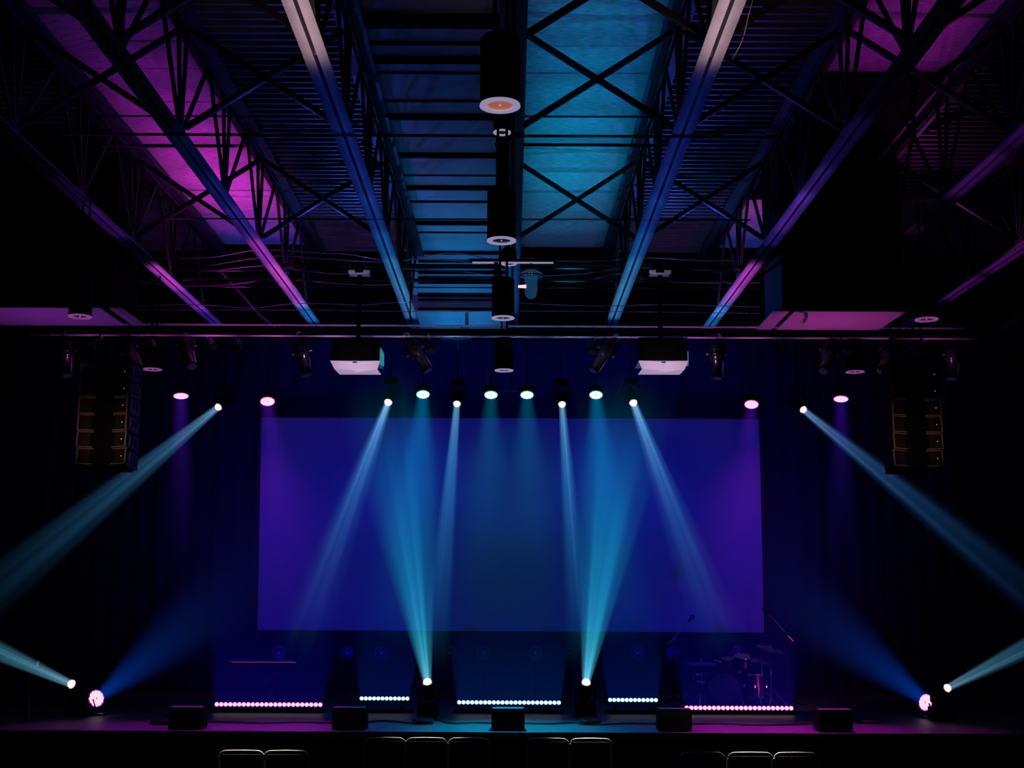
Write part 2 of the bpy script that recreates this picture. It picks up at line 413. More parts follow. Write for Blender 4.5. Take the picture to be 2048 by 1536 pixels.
# ------------------------------------------------------------------ projectors
def make_projector():
    t = thing('ceiling_projector', '', 'projector', group='ceiling projectors')
    b = MB(); b.poly([(-.31,-.262,.058),(.31,-.262,.058),(.31,-.262,.36),(-.31,-.262,.36)], ext=Vector((0,.6,0))); b.build('body', GLOSS, t)
    # pale chamfered front lower cover with a shallow chin
    b = MB()
    top = [(-.32,-.27,.055),(-.1,-.285,.045),(.1,-.285,.045),(.32,-.27,.055)]
    bot = [(-.27,-.22,-.045),(-.06,-.22,-.055),(0.02,-.20,-.085),(.1,-.22,-.07),(.28,-.2,-.045)]
    b.bm.faces.new([b.bm.verts.new(v) for v in top[::1] + bot[::-1]])
    b.poly([(-.27,-.22,-.045),(-.06,-.22,-.055),(0.02,-.20,-.085),(.1,-.22,-.07),(.28,-.2,-.045),(.28,.3,-.03),(-.27,.3,-.03)])
    c = b.build('front_cover', mat('glowing projector cover', (.8,.75,.82), .5, noise=.02, emit=(.55,.36,.60), es=.6), t)  # pinkish light on the cover painted with emission
    MB().box((.0,-.288,.03),(.055,.01,.014)).build('latch', GLOSS, c)
    MB().lathe([(.05,0),(.055,.03)], axis=(0,1,0), o=(.12,.34,.12), n=16).build('lens', GLOSS, t, True)
    b = MB()
    b.poly([(.305,-.25,.02),(.33,-.2,.0),(.335,.1,.05),(.33,.1,.22),(.305,-.25,.26)])
    for k in range(6): b.box((.333,-.15+k*.04,.12),(.01,.012,.16))
    b.build('side_vent', mat('glowing projector vent', (.3,.6,.7), .5, noise=.1, emit=(.05,.3,.4), es=.5), t)  # teal glow put into the vent as emission
    MB().tube([(0,0,.36),(0,0,1.26)], .028, 12).build('pole', BLACK, t, True)
    b = MB(); b.box((0,0,1.25),(.26,.16,.015)); b.build('mount_plate', mat('pale bracket steel', (.65,.62,.72), .4), t)
    for sx in (-.1,.1):
        for sy in (-.05,.05):
            MB().tube([(sx,sy,1.25),(sx-.04,sy,1.40)], .006, 6).build('threaded_rod', METAL, t)
    for sx in (-.1,.1):
        MB().box((sx,-.06,1.275),(.09,.05,.04),bevel=.005).build('clamp', MATS['pale bracket steel'], t)
    return t
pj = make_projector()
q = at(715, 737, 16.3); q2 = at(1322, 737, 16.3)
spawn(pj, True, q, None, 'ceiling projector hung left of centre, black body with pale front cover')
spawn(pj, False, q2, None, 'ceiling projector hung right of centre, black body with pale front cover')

# ------------------------------------------------------------------ ellipsoidal spotlights on the bar
def make_profile():
    t = thing('profile_spotlight', '', 'spotlight', group='unlit profile spotlights on the bar')
    b = MB(); b.tube([(-.03,0,.03),(-.03,0,.09),(.0,0,.12),(.045,0,.10),(.045,0,.04)], .012, 6); b.build('clamp', METAL, t, True)
    b = MB(); b.tube([(-.10,0,-.17),(-.11,0,-.02),(-.08,0,.03),(.08,0,.03),(.11,0,-.02),(.10,0,-.17)], .010, 6); b.build('yoke', GLOSS, t, True)
    h = bpy.data.objects.new('head', None)
    b = MB(); b.lathe([(.03,.17),(.07,.15),(.09,.05),(.095,-.04),(.075,-.08),(.062,-.10),(.062,-.24),(.07,-.25),(.07,-.30),(.064,-.31)], axis=(0,0,1), o=(0,0,-.17), n=20)
    head = b.build('head', GLOSS, t, True)
    b = MB(); b.lathe([(.058,0),(.058,.006)], o=(0,0,-.487), n=20); b.build('front_lens', DARKLENS, head, True)
    b = MB()
    for k in range(5): b.lathe([(.097,-.02+k*.035),(.100,-.012+k*.035),(.097,-.004+k*.035)], o=(0,0,-.17), n=20, cap0=False, cap1=False)
    b.build('cooling_fins', GLOSS, head, True)
    b = MB(); b.tube([(-.13,0,-.17),(.13,0,-.17)], .012, 8); b.build('tilt_knob', METAL, t)
    b = MB(); b.tube([(.075,-.03,-.26),(.072,-.035,-.36),(.065,-.03,-.47)], .008, 6); b.build('side_rail', METAL, head)
    return t
pf = make_profile()
specs = [ # px,py of clamp, tilt sideways deg (swing of lens to +x), forward tilt, label
 (133,676, 8, 10,'unlit profile spotlight farthest left on the bar'),
 (250,676, 30, 15,'unlit profile spotlight angled to the right, left of the pink ringed pendant'),
 (370,676, 24, 30,'unlit profile spotlight just right of the left pink ringed pendant'),
 (600,677, 14, 10,'unlit profile spotlight left of the left projector, hanging almost straight'),
 (818,678, 33, 12,'unlit profile spotlight just right of the left projector, pointing down right'),
 (1225,679,-33, 12,'unlit profile spotlight just left of the right projector, pointing down left'),
 (1433,680, -2, 8,'unlit profile spotlight hanging straight down, right of the right projector'),
 (1662,681,-22, 25,'unlit profile spotlight below the right black box, pointing down left'),
 (1784,682,-28, 22,'unlit profile spotlight above the right speaker array'),
 (1905,683,-8, 10,'unlit profile spotlight farthest right on the bar')]
for i, (px, py, sw, fw, lab) in enumerate(specs):
    o = spawn(pf, i == 0, at(px, py, DT-.25) - Vector((0,0,.03)), None, lab)
    o.rotation_euler = (R(-fw), -R(sw), 0)
    o.scale = (1.05,)*3
# small fresnels
def make_fresnel():
    t = thing('small_fresnel_light', '', 'spotlight', group='small unlit lights on the bar')
    MB().tube([(0,0,.075),(0,0,-.03)], .012, 6).build('clamp', METAL, t)
    MB().tube([(-.07,0,-.12),(-.075,0,-.03),(.075,0,-.03),(.07,0,-.12)], .007, 6).build('yoke', GLOSS, t, True)
    h = MB().lathe([(.04,.08),(.062,.06),(.065,-.06),(.075,-.07),(.07,-.08)], o=(0,0,-.12), n=18).build('head', GLOSS, t, True)
    MB().lathe([(.062,0),(.03,-.012)], o=(0,0,-.198), n=18).build('front_lens', GLOSS, h, True)
    return t
ff = make_fresnel()
for i, (px, py, sw, fw, lab) in enumerate(((200,677,-35,30,'small unlit light left of the left speaker array'),(300,677,25,20,'small unlit light in front of the left pink ringed pendant'),
    (415,677,35,30,'small unlit light beside the third spotlight from the left'),(472,677,20,30,'small unlit light midway between two left spotlights'),(858,677,10,20,'small unlit light right of the left projector'),
    (1190,680,-20,20,'small unlit light left of the right projector'),(1560,681,15,35,'small unlit light under the left edge of the right black box'),(1700,682,-20,25,'small unlit light right of the right tilted spotlight'),
    (1822,683,30,20,'small unlit light above the right speaker array'),(1850,683,-25,20,'small unlit light beside the pendant at right'))):
    o = spawn(ff, i == 0, at(px, py, DT-.25), None, lab); o.rotation_euler = (R(-fw), -R(sw), 0)

# ------------------------------------------------------------------ hanging black boxes
def hang_box(x0, x1, y0, y1, z0, z1, label, side):
    t = thing('hanging_unit', label, 'hanging box', ((x0+x1)/2, y0, z0))
    w = x1-x0; d = y1-y0; h = z1-z0
    MB().box((side*.06, d/2, h/2+.03), (w-.12, d, h-.04), bevel=.02).build('housing', BLACK, t)
    UM = mat('pale underside panel', (.7,.66,.7), .5, noise=.04, nscale=5)
    s = side
    # main pale panel and narrow side flap, slightly apart
    e = w/2
    def quad(xa, xb, xc, xd, name):
        MB().poly([(xa, 0, 0), (xb, 0, 0), (xc, d, 0), (xd, d, 0)], ext=Vector((0,0,.008))).build(name, UM, t)
    if s > 0:
        quad(-e+.26, e, e-.02, -e+.26, 'underside_panel'); quad(-e, -e+.2, -e+.2, -e, 'side_flap')
    else:
        quad(-e, e-.26, e-.26, -e+.02, 'underside_panel'); quad(e-.16, e, e, e-.16, 'side_flap')
    for sx in (-1,1):
        for yy in (.1, d-.1):
            MB().tube([(sx*(e-.1), yy, h), (sx*(e-.1), yy, ZD-z0)], .008, 6).build('hanger_rod', BLACK, t)
    return t
hang_box(3.14, 4.74, 15.0, 16.1, 5.84, 7.75, 'big black box hung from the roof at right, magenta lit underside', 1)
hang_box(-7.3, -4.72, 15.05, 16.1, 5.86, 7.75, 'big black box hung from the roof at far left, violet lit underside', -1)
p = at(1612, 632, 15.1)
t = thing('box_camera', 'small black camera on a short pole under the right hanging box', 'camera', p)
MB().tube([(0,0,5.86-p.z),(0,0,-.03)], .02, 8).build('pole', BLACK, t)
MB().tube([(0,0,-.02),(-.06,-.05,-.1)], .022, 10).build('head', METAL, t)

# ------------------------------------------------------------------ line arrays
def make_cab(parent, z, tilt, y):
    w, h, d = .66, .215, .42
    rt = Matrix.Rotation(R(tilt), 3, 'X')
    def tp(o): o.location = (0, y, z); o.rotation_euler = (R(tilt), 0, 0); return o
    b = MB(); b.poly([(-w/2+.02,0,0),(w/2-.02,0,0),(w/2-.07,d,0),(-w/2+.07,d,0)], ext=Vector((0,0,-h+.006)))
    body = tp(b.build('speaker_cabinet', BLACK, parent))
    for s in (-1, 1):
        b = MB()
        b.poly([(s*.085,.03,-.012),(s*(w/2-.035),-.02,-.012),(s*(w/2-.035),-.02,-h+.018),(s*.085,.03,-h+.018)], ext=Vector((0,-.012,0)))
        b.build('grille', GRILLE, body)
        b = MB()
        fx = [(s*.075,.02),(s*(w/2-.012),-.035)]
        (xa,ya),(xb,yb) = fx
        for zz in (-.006, -h+.012): b.bar((xa,ya,zz),(xb,yb,zz), .018, .011)
        b.bar((xb,yb,0),(xb,yb,-h+.006), .016, .02); b.bar((xa,ya+.0,0),(xa,ya,-h+.006), .022, .02)
        b.build('front_trim', TRIMBR, body)
    b = MB(); b.poly([(-.07,.035,-.01),(.07,.035,-.01),(.07,.035,-h+.01),(-.07,.035,-h+.01)], ext=Vector((0,-.01,0)))
    b.build('horn_baffle', mat('horn baffle', (.05,.035,.035), .6, noise=.2), body)
    b = MB(); b.lathe([(.006,0),(.006,.004)], axis=(0,-1,0), o=(.26,-.025,-h/2), n=8); b.build('status_lamp', DOT, body)
    b = MB(); b.box((w/2-.015,.2,-h/2),(.02,.34,h*.9)); 
    for k in range(3): b.box((w/2,.08+k*.1,-h/2),(.012,.03,h*.6))
    b.build('rigging_plate', mat('rigging plate', (.12,.06,.2), .5, noise=.2), body)
def array(px, py, n, label, yaw):
    D = 16.1
    t = thing('line_array', label, 'speaker array', at(px, py, D), (0,0,R(yaw)), group='hanging speaker arrays')
    z = 0; y = 0; tilts = [0, 0, 1, 3, 6, 9, 10]
    for k in range(n):
        tl = -tilts[k]
        make_cab(t, z, tl, y)
        z -= .217*math.cos(R(tl)); y -= .217*math.sin(R(tl))
    MB().box((0,.2,.03),(.6,.4,.05)).build('fly_bar', BLACK, t)
    for s in (-.2,.2): MB().tube([(s,.2,.03),(s,.2,ZC-t.location.z)], .008, 6).build('chain', BLACK, t)
    return t
array(213, 728, 6, 'tall speaker array hanging at left, brown edged cabinets', -6)
array(1827, 732, 6, 'tall speaker array hanging at right, brown edged cabinets', 6)

# ------------------------------------------------------------------ back of stage: curtain, screen
b = MB(); n = 260; x0, x1 = -9.6, 9.6
a = []; c = []
for i in range(n+1):
    x = x0+(x1-x0)*i/n; yy = BW + .028*math.sin(i*1.35) + .015*math.sin(i*.37)
    a.append(b.bm.verts.new((x, yy, ST))); c.append(b.bm.verts.new((x, yy, 8.0)))
for i in range(n): b.bm.faces.new((a[i], a[i+1], c[i+1], c[i]))
o = b.build('stage_curtain', mat('blue black curtain', (.028,.036,.075), .9, noise=.06, nscale=3, spec=.05), smooth=True)
tag(o, 'tall dark curtain hung across the whole back of the stage', 'curtain')
SD = 22.2
co = [at(523,835,SD), at(1518,838,SD), at(1528,1265,SD), at(515,1260,SD)]
t = thing('projection_screen', 'very wide pale projection screen washed purple, blue and teal', 'screen', (0, SD, co[3].z))
l = [Vector((p.x, 0, p.z - co[3].z)) for p in co]
MB().poly(l, ext=Vector((0,.03,0))).build('screen_surface', SCREENM, t)
b = MB()
for i in range(4): b.bar(l[i]+Vector((0,.03,0)), l[(i+1)%4]+Vector((0,.03,0)), .03, .025)
b.build('frame', mat('screen frame', (.02,.02,.03), .6), t)
for fx in (-3, 0, 3): MB().tube([(fx,.04,l[0].z),(fx,.04,8.0-co[3].z)], .006, 6).build('hanging_wire', BLACK, t)

# ------------------------------------------------------------------ stage
b = MB(); b.box((0,(SF+BW+.2)/2,ST-.05),(18.4,BW+.2-SF,.1),bevel=.01); o = struct(b.build('floor', STAGEM)); o.name = 'floor_stage'
b = MB(); n=300; a=[]; c=[]
for i in range(n+1):
    x = -9.1+18.2*i/n; yy = SF+.06+.02*math.sin(i*1.9)
    a.append(b.bm.verts.new((x,yy,0.0))); c.append(b.bm.verts.new((x,yy,ST-.1)))
for i in range(n): b.bm.faces.new((a[i],a[i+1],c[i+1],c[i]))
o = b.build('stage_skirt', SKIRT, smooth=True); tag(o, 'black pleated cloth skirt along the front of the stage', 'stage skirt')
# black low riser behind the LED bars
RY = 19.0
for i, (xa, xb, nm) in enumerate(((425,650,'left long'),(712,826,'left short'),(908,1128,'centre long'),(1210,1322,'right short'),(1364,1592,'right long'))):
    pa = at(xa, 1420, RY+.12); pb = at(xb, 1420, RY+.12)
    b = MB(); b.box(((pa.x+pb.x)/2, RY+.12, ST+.02), (pb.x-pa.x, .16, .04), bevel=.01); o = b.build('low_plinth', BLACK)
    tag(o, 'low black plinth under the %s light bar' % nm, 'plinth', 'plinths under the light bars')

# stage monitors
def make_monitor():
    t = thing('stage_monitor', '', 'stage monitor', group='black stage monitors along the stage front')
    w, h, d = .42, .27, .36
    b = MB(); b.poly([(-w/2,0,0),(-w/2,d,0),(-w/2,d,h*.55),(-w/2,d*.55,h),(-w/2,0,h)], ext=Vector((w,0,0)))
    bmesh.ops.bevel(b.bm, geom=b.bm.edges[:], offset=.008, segments=1, affect='EDGES')
    b.build('cabinet', BLACK, t)
    b = MB(); b.box((0,-.003,h/2),(w-.05,.01,h-.05)); b.build('rear_plate', GLOSS, t)
    for s in (-.1,.1): MB().lathe([(.02,0),(.02,.006)], axis=(0,-1,0), o=(s,-.008,.06), n=12).build('socket', GLOSS, t)
    b = MB(); b.poly([(-w/2+.03,d*.56,h-.004),(w/2-.03,d*.56,h-.004),(w/2-.03,d*.99,h*.56),(-w/2+.03,d*.99,h*.56)], ext=Vector((0,.006,.006)))
    b.build('grille', GRILLE, t)
    MB().box((0,.1,h+.004),(w-.02,.19,.006)).build('top_edge', mat('lit monitor top', (.2,.2,.22), .4, noise=.1), t)  # paler plate paints the light along the cabinet's top
    return t
mo = make_monitor()
for i, (px, lab) in enumerate(((369,'black stage monitor farthest left on the stage edge'),(697,'black stage monitor left of centre at the stage edge'),(1016,'black stage monitor at the centre of the stage edge'),
    (1351,'black stage monitor right of centre at the stage edge'),(1673,'black stage monitor farthest right on the stage edge'))):
    p = at(px, 1450, SF+.12); spawn(mo, i == 0, (p.x, SF+.12, ST), None, lab)

# ------------------------------------------------------------------ LED bars
def led_bar(px0, px1, py, n, D, lensm, rimm, label):
    a = at(px0, py, D); c = at(px1, py, D); w = (c-a).length
    z0 = ST + .04
    mid = (a+c)/2
    t = thing('light_bar', label, 'light bar', (mid.x, D, z0), group='lit bars of round lamps on the stage floor')
    hz = mid.z - z0
    step = w/n; r = step*.43
    MB().box((0,.05,hz),(w+.05,.09,r*2.3),bevel=.006).build('body', BLACK, t)
    for s in (-1,1):
        MB().bar((s*w*.35,.05,0),(s*w*.35,.05,hz), .05,.03).build('foot', BLACK, t)
    b = MB(); b.lathe([(r,0),(r*.98,.012),(r*.7,.024),(r*.25,.03)], axis=(0,-1,0), o=(0,0,0), n=16); l0 = b.build('lamp_lens', lensm, t, True)
    for k in range(n):
        l = l0 if k == 0 else l0.copy()
        if k: C.objects.link(l); l.parent = t
        l.location = (-w/2+step*(k+.5), .005, hz)
    b = MB()
    for k in range(n): b.lathe([(r*1.22,0),(r*1.22,.004)], axis=(0,-1,0), o=(-w/2+step*(k+.5), .006, hz), n=16)
    b.build('lens_rims', rimm, t)
    return t
led_bar(429, 645, 1409, 24, RY, LENSM, LRIM_M, 'long pink lit lamp bar at the left of the stage')
led_bar(719, 819, 1397, 12, RY+.1, LENSC, LRIM_C, 'short white lit lamp bar left of centre')
led_bar(914, 1122, 1405, 24, RY, LENSC, LRIM_C, 'long white lit lamp bar at the stage centre')
led_bar(1216, 1316, 1400, 12, RY+.1, LENSC, LRIM_C, 'short white lit lamp bar right of centre')
led_bar(1369, 1587, 1416, 24, RY, LENSM, LRIM_M, 'long pink lit lamp bar in front of the drums')

# ------------------------------------------------------------------ lit fixtures
def aim(o, d):   # local -Z along d
    o.rotation_euler = Vector(d).to_track_quat('-Z', 'Y').to_euler()
def par(px, py, D, wpx, aspect, lensm, rimm, label, side=0.0, up=False, zbar=None, dirv=None):
    """LED wash light: direction chosen so that its round face shows with this aspect"""
    p = at(px, py, D); r = wpx*D/F/2
    v = (CAM - p).normalized()
    ang = math.acos(max(-1, min(1, aspect)))
    right = Vector((1,0,0)); ax = right - v*right.dot(v); ax.normalize()
    d = Quaternion(ax, ang if not up else -ang) @ v
    if d.z > v.z and not up: d = Quaternion(ax, -ang) @ v
    if side: d = Quaternion((0,1,0), R(side)) @ d
    if dirv: d = Vector(dirv).normalized()
    t = thing('wash_light', label, 'wash light', p, group='lit round wash lights above the stage')
    h = bpy.data.objects.new('x', None)
    b = MB(); b.lathe([(r*.45,.16),(r*.8,.13),(r*1.02,.03),(r*1.04,.0),(r*.98,-.004)], n=28); head = b.build('head', BLACK, t, True); aim(head, d)
    # scalloped lit face
    b = MB(); n = 72; vs = [b.bm.verts.new((r*(.93+.055*math.cos(i*12*2*PI/n))*math.cos(i*2*PI/n), r*(.93+.055*math.cos(i*12*2*PI/n))*math.sin(i*2*PI/n), -.012)) for i in range(n)]
    b.bm.faces.new(vs); b.build('lens_face', lensm, head)
    b = MB(); b.lathe([(r*1.03,-.007),(r*1.03,-.010)], n=28); b.build('lens_rim', rimm, head)
    b = MB(); b.lathe([(r*.10,-.014),(r*.10,-.016)], n=10); b.build('centre_button', rimm, head)
    if zbar is not None:
        hh = zbar - p.z
        b = MB(); b.tube([(-r*1.15,0,0),(-r*1.15,.02,.12),(0,.04,.16),(r*1.15,.02,.12),(r*1.15,0,0)], .008, 6); b.build('yoke', BLACK, t, True)
        MB().tube([(0,.04,.15),(0,.04,hh)], .008, 6).build('hanging_rod', BLACK, t)
    else:
        b = MB(); b.tube([(0,-r*1.1,0),(.04,-r*1.1,-.12),(.04,0,-(p.z-ST)+.03),(.04,r*1.1,-.12),(0,r*1.1,0)], .01, 6); b.build('yoke', BLACK, t, True)
        MB().box((.04,0,-(p.z-ST)+.015),(.22,.2,.03),bevel=.005).build('base_plate', METAL, t)
    return p, d, r
ZB = 6.3   # upstage bar
DU = 19.0
o = MB().tube([(-7,DU+.04,ZB),(7,DU+.04,ZB)], .03, 10).build('upstage_bar', BLACK, smooth=True); tag(o, 'dark straight pipe holding the lit wash lights, hidden above the screen', 'lighting bar')
b = MB()
def mover(px, py, D, wpx, target, label, zbar=None, lensm=None):
    p = at(px, py, D); r = wpx*1.08*D/F/2; d = (Vector(target)-p).normalized()
    t = thing('moving_head_light', label, 'moving light', p, group='lit moving head spotlights')
    # the lens faces half way to where the beam goes
    b = MB(); b.lathe([(r*.9,.30),(r*1.5,.26),(r*1.6,.1),(r*1.15,.03),(r*1.08,-.004),(r*1.0,-.006)], n=28); head = b.build('head', BLACK, t, True); aim(head, d)
    b = MB(); b.lathe([(r*1.0,-.004),(r*.97,-r*.35),(r*.85,-r*.65),(r*.6,-r*.88),(r*.25,-r*1.02)], n=28, cap0=False); b.build('front_lens', lensm or LENS, head, True)
    b = MB(); b.lathe([(r*1.12,-.004),(r*1.13,-.03),(r*1.05,-.03)], n=28, cap0=False, cap1=False); b.build('lens_rim', METAL, head, True)
    s = -1 if zbar is None else 1
    c = -d*.16
    b = MB(); b.tube([c+Vector((-r*2.2,0,0)), c+Vector((-r*2.3,0,s*.12)), c+Vector((-r*1.4,0,s*.2)), c+Vector((r*1.4,0,s*.2)), c+Vector((r*2.3,0,s*.12)), c+Vector((r*2.2,0,0))], .018, 8)
    b.build('yoke', BLACK, t, True)
    if zbar is None:
        hb = p.z-ST
        MB().box((c.x,c.y,-hb+.09),(.30,.26,.18),bevel=.015).build('base', BLACK, t)
        MB().tube([(c.x,c.y,-hb+.17),(c.x,c.y,c.z-.19)], .04, 12).build('neck', BLACK, t)
    else:
        MB().box((c.x,c.y,c.z+.23),(.2,.2,.08),bevel=.01).build('base', BLACK, t)
        MB().tube([(c.x,c.y,c.z+.26),(c.x,c.y,zbar-p.z)], .01, 6).build('hanging_rod', BLACK, t)
    return p, d, r

# emitting volumes that paint beams of emitting haze -------------------------------------------------
def beam(p, q, r0, r1, col, I, q_exp=1.0, soft=1.5, fade=1.0, streak=0., label='', n=28, seed=0., tail=.0, zexp=1.0, step=None, core=0.):
    p, q = Vector(p), Vector(q); L = (q-p).length
    b = MB(); seg = 10
    prof = [(r0+(r1-r0)*k/seg, L*k/seg) for k in range(seg+1)]
    b.lathe(prof, axis=(0,0,1), n=n)
    m = bpy.data.materials.new('emitting haze'); m.use_nodes = True; nt = m.node_tree; nt.nodes.clear()
    out = nt.nodes.new('ShaderNodeOutputMaterial'); em = nt.nodes.new('ShaderNodeEmission')
    em.inputs['Color'].default_value = (*col, 1)
    nt.links.new(em.outputs[0], out.inputs['Volume'])  # beam light is emission in the volume, nothing scatters
    tc = nt.nodes.new('ShaderNodeTexCoord'); sx = nt.nodes.new('ShaderNodeSeparateXYZ'); nt.links.new(tc.outputs['Object'], sx.inputs[0])
    def mth(op, a, bb=None, cl=False):
        nd = nt.nodes.new('ShaderNodeMath'); nd.operation = op; nd.use_clamp = cl
        for i, v in enumerate((a, bb)):
            if v is None: continue
            if isinstance(v, (int, float)): nd.inputs[i].default_value = v
            else: nt.links.new(v, nd.inputs[i])
        return nd.outputs[0]
    X, Y, Z = sx.outputs
    Rr = mth('ADD', mth('MULTIPLY', Z, (r1-r0)/L), r0)
    rad2 = mth('ADD', mth('MULTIPLY', X, X), mth('MULTIPLY', Y, Y))
    u2 = mth('DIVIDE', rad2, mth('MULTIPLY', Rr, Rr))
    prof_ = mth('POWER', mth('SUBTRACT', 1.0, u2, True), soft)
    ax = mth('POWER', mth('DIVIDE', r0, Rr), q_exp)
    t01 = mth('DIVIDE', Z, L)
    fd = mth('POWER', mth('SUBTRACT', 1.0, mth('POWER', t01, zexp), True), fade)
    e = mth('MULTIPLY', mth('MULTIPLY', prof_, ax), fd)
    e = mth('DIVIDE', e, Rr)
    if streak:
        cx = nt.nodes.new('ShaderNodeCombineXYZ')
        nt.links.new(mth('DIVIDE', X, Rr), cx.inputs[0]); nt.links.new(mth('DIVIDE', Y, Rr), cx.inputs[1]); cx.inputs[2].default_value = seed
        nz = nt.nodes.new('ShaderNodeTexNoise'); nz.inputs['Scale'].default_value = 3.2; nz.inputs['Detail'].default_value = 1
        nt.links.new(cx.outputs[0], nz.inputs['Vector'])
        mr = nt.nodes.new('ShaderNodeMapRange'); mr.inputs['From Min'].default_value = .42; mr.inputs['From Max'].default_value = .66
        mr.inputs['To Min'].default_value = 1-streak; mr.inputs['To Max'].default_value = 1+streak*2.2
        nt.links.new(nz.outputs['Fac'], mr.inputs['Value'])
        e = mth('MULTIPLY', e, mr.outputs[0])
    e = mth('MULTIPLY', e, I)
    if core:
        mx = nt.nodes.new('ShaderNodeMix'); mx.data_type = 'RGBA'
        mx.inputs[6].default_value = (*col, 1); mx.inputs[7].default_value = (.55,.72,.80,1)
        nt.links.new(mth('MULTIPLY', mth('POWER', mth('DIVIDE', r0, Rr), 1.6), core), mx.inputs[0]); nt.links.new(mx.outputs[2], em.inputs['Color'])
    nt.links.new(e, em.inputs['Strength'])
    o = b.build('light_beam', m)
    # axis (0,0,1) lathe used basis(x=d x up): rotate so that +Z runs from p to q
    o.location = p; o.rotation_euler = (q-p).to_track_quat('Z', 'Y').to_euler()
    dims = (max(r0,r1)*2*2+L)/3
    st = step or max(.03, (r0+r1)/2*.35)
    try: m.cycles.volume_step_rate = min(1.0, st/(dims*.1))
    except Exception: pass
    try: m.cycles.homogeneous_volume = False
    except Exception: pass
    tag(o, label, 'light beam', 'visible light beams in the haze', 'stuff')
    return o

# wash lights above
W = []
for (px, py, w, asp, lm, rm, lab) in (
    (362,791,30,.42,LENSM,LRIM_M,'lit pink wash light farthest left above the stage'),
    (535,802,29,.62,LENSM,LRIM_M,'lit pink wash light above the left edge of the screen'),
    (846,788,27,.62,LENSC,LRIM_C,'lit wash light above the left cyan beam'),
    (982,789,27,.60,LENSC,LRIM_C,'left lit wash light of the pair at the centre'),
    (1054,789,27,.60,LENSC,LRIM_C,'right lit wash light of the pair at the centre'),
    (1192,789,27,.62,LENSC,LRIM_C,'lit wash light above the right cyan beam'),
    (1503,808,28,.62,LENSM,LRIM_M,'lit pink wash light above the right edge of the screen'),
    (1682,797,29,.45,LENSM,LRIM_M,'lit pink wash light farthest right above the stage')):
    W.append(par(px, py, DU, w, asp, lm, rm, lab, zbar=ZB))
o = None
t = thing('lamp_bracket', 'thin square bracket holding the centre pair of wash lights', 'bracket', at(1021, 782, DU+.03))
a = rel(975,782,DU+.03,t); c = rel(1067,782,DU+.03,t)
THIN = mat('thin bracket steel', (.25,.25,.4), .4, .5)
MB().tube([a, c], .006, 6).build('cross_rail', THIN, t)
for q_ in (a, c): MB().tube([q_, q_+Vector((0,0,.33))], .006, 6).build('side_rail', THIN, t)
MB().tube([(0,0,0),(0,0.01,ZB-t.location.z)], .006, 6).build('stem', BLACK, t)
# floor washes
par(192, 1397, 18.6, 32, .70, LENSM, LRIM_M, 'lit wash light on the stage floor at far left', dirv=(.72,-.66,.22))
par(1852, 1405, 18.6, 32, .62, LENSM, LRIM_M, 'lit wash light on the stage floor at far right', dirv=(-.84,-.50,.24))

CY = (.0,.36,.78)
TEAL = (.0,.42,.70)
mv = []
def mb(px, py, D, w, ex, ey, ED, r1, col, I, lab, blab, zbar=None, **k):
    q = at(ex, ey, ED)
    p, d, r = mover(px, py, D, w, q, lab, zbar)
    beam(p + d*.02, q, r*1.0, r1*ED/F, col, I, label=blab, core=.22, **k)
DM = 19.0
mb(777,803,DM,15, 590,1310,15.0, 62, (.03,.22,.50), .70, 'lit moving light above the screen, second lit spot from the left', 'cyan beam slanting down left across the left half of the screen', ZB, q_exp=.95, fade=.9, streak=.5, seed=1)
mb(914,806,DM,14, 868,1330,15.0, 36, (.0,.24,.50), .42, 'lit moving light above the screen just left of the centre pair', 'narrow cyan beam falling almost straight left of the centre', ZB, q_exp=.7, fade=.8, streak=.5, seed=2)
mb(1124,807,DM,14, 1165,1330,15.0, 38, (.0,.24,.50), .42, 'lit moving light above the screen just right of the centre pair', 'narrow cyan beam falling almost straight right of the centre', ZB, q_exp=.7, fade=.8, streak=.5, seed=3)
mb(1266,804,DM,15, 1452,1310,15.0, 62, (.03,.22,.50), .70, 'lit moving light above the screen, right of the cyan wash', 'cyan beam slanting down right across the right half of the screen', ZB, q_exp=.95, fade=.9, streak=.5, seed=4)
mb(438,813,DM,14, -120,1270,14.0, 70, (.02,.16,.36), .52, 'lit moving light farthest left with a long beam to the left', 'long blue beam crossing from the upper left light to the left edge', ZB, q_exp=.85, fade=.8, streak=.5, seed=5)
mb(1605,818,DM,14, 2170,1275,14.0, 62, (.01,.10,.34), .50, 'lit moving light farthest right with a long beam to the right', 'long blue beam crossing from the upper right light to the right edge', ZB, q_exp=.85, fade=.8, streak=.5, seed=6)
mb(855,1366,18.5,16, 774,775,14.8, 118, (.0,.32,.50), .72, 'lit moving light on the stage floor left of centre', 'bright cyan beam rising from the floor left of centre', None, q_exp=.55, fade=.9, soft=1.1, streak=.4, seed=7, zexp=1.3)
mb(1172,1367,18.5,16, 1257,775,14.8, 118, (.0,.32,.50), .72, 'lit moving light on the stage floor right of centre', 'bright cyan beam rising from the floor right of centre', None, q_exp=.55, fade=.9, soft=1.1, streak=.4, seed=8, zexp=1.3)
mb(145,1369,18.2,16, -200,1212,15.0, 40, (.03,.20,.32), .46, 'lit moving light at far left beside the floor wash', 'pale beam rising from the floor at far left', None, q_exp=.5, fade=.5, streak=.7, seed=9)
mb(1893,1377,18.2,15, 2230,1205,15.0, 40, (.02,.17,.30), .40, 'lit moving light at far right beside the floor wash', 'pale beam rising from the floor at far right', None, q_exp=.5, fade=.5, streak=.7, seed=10)

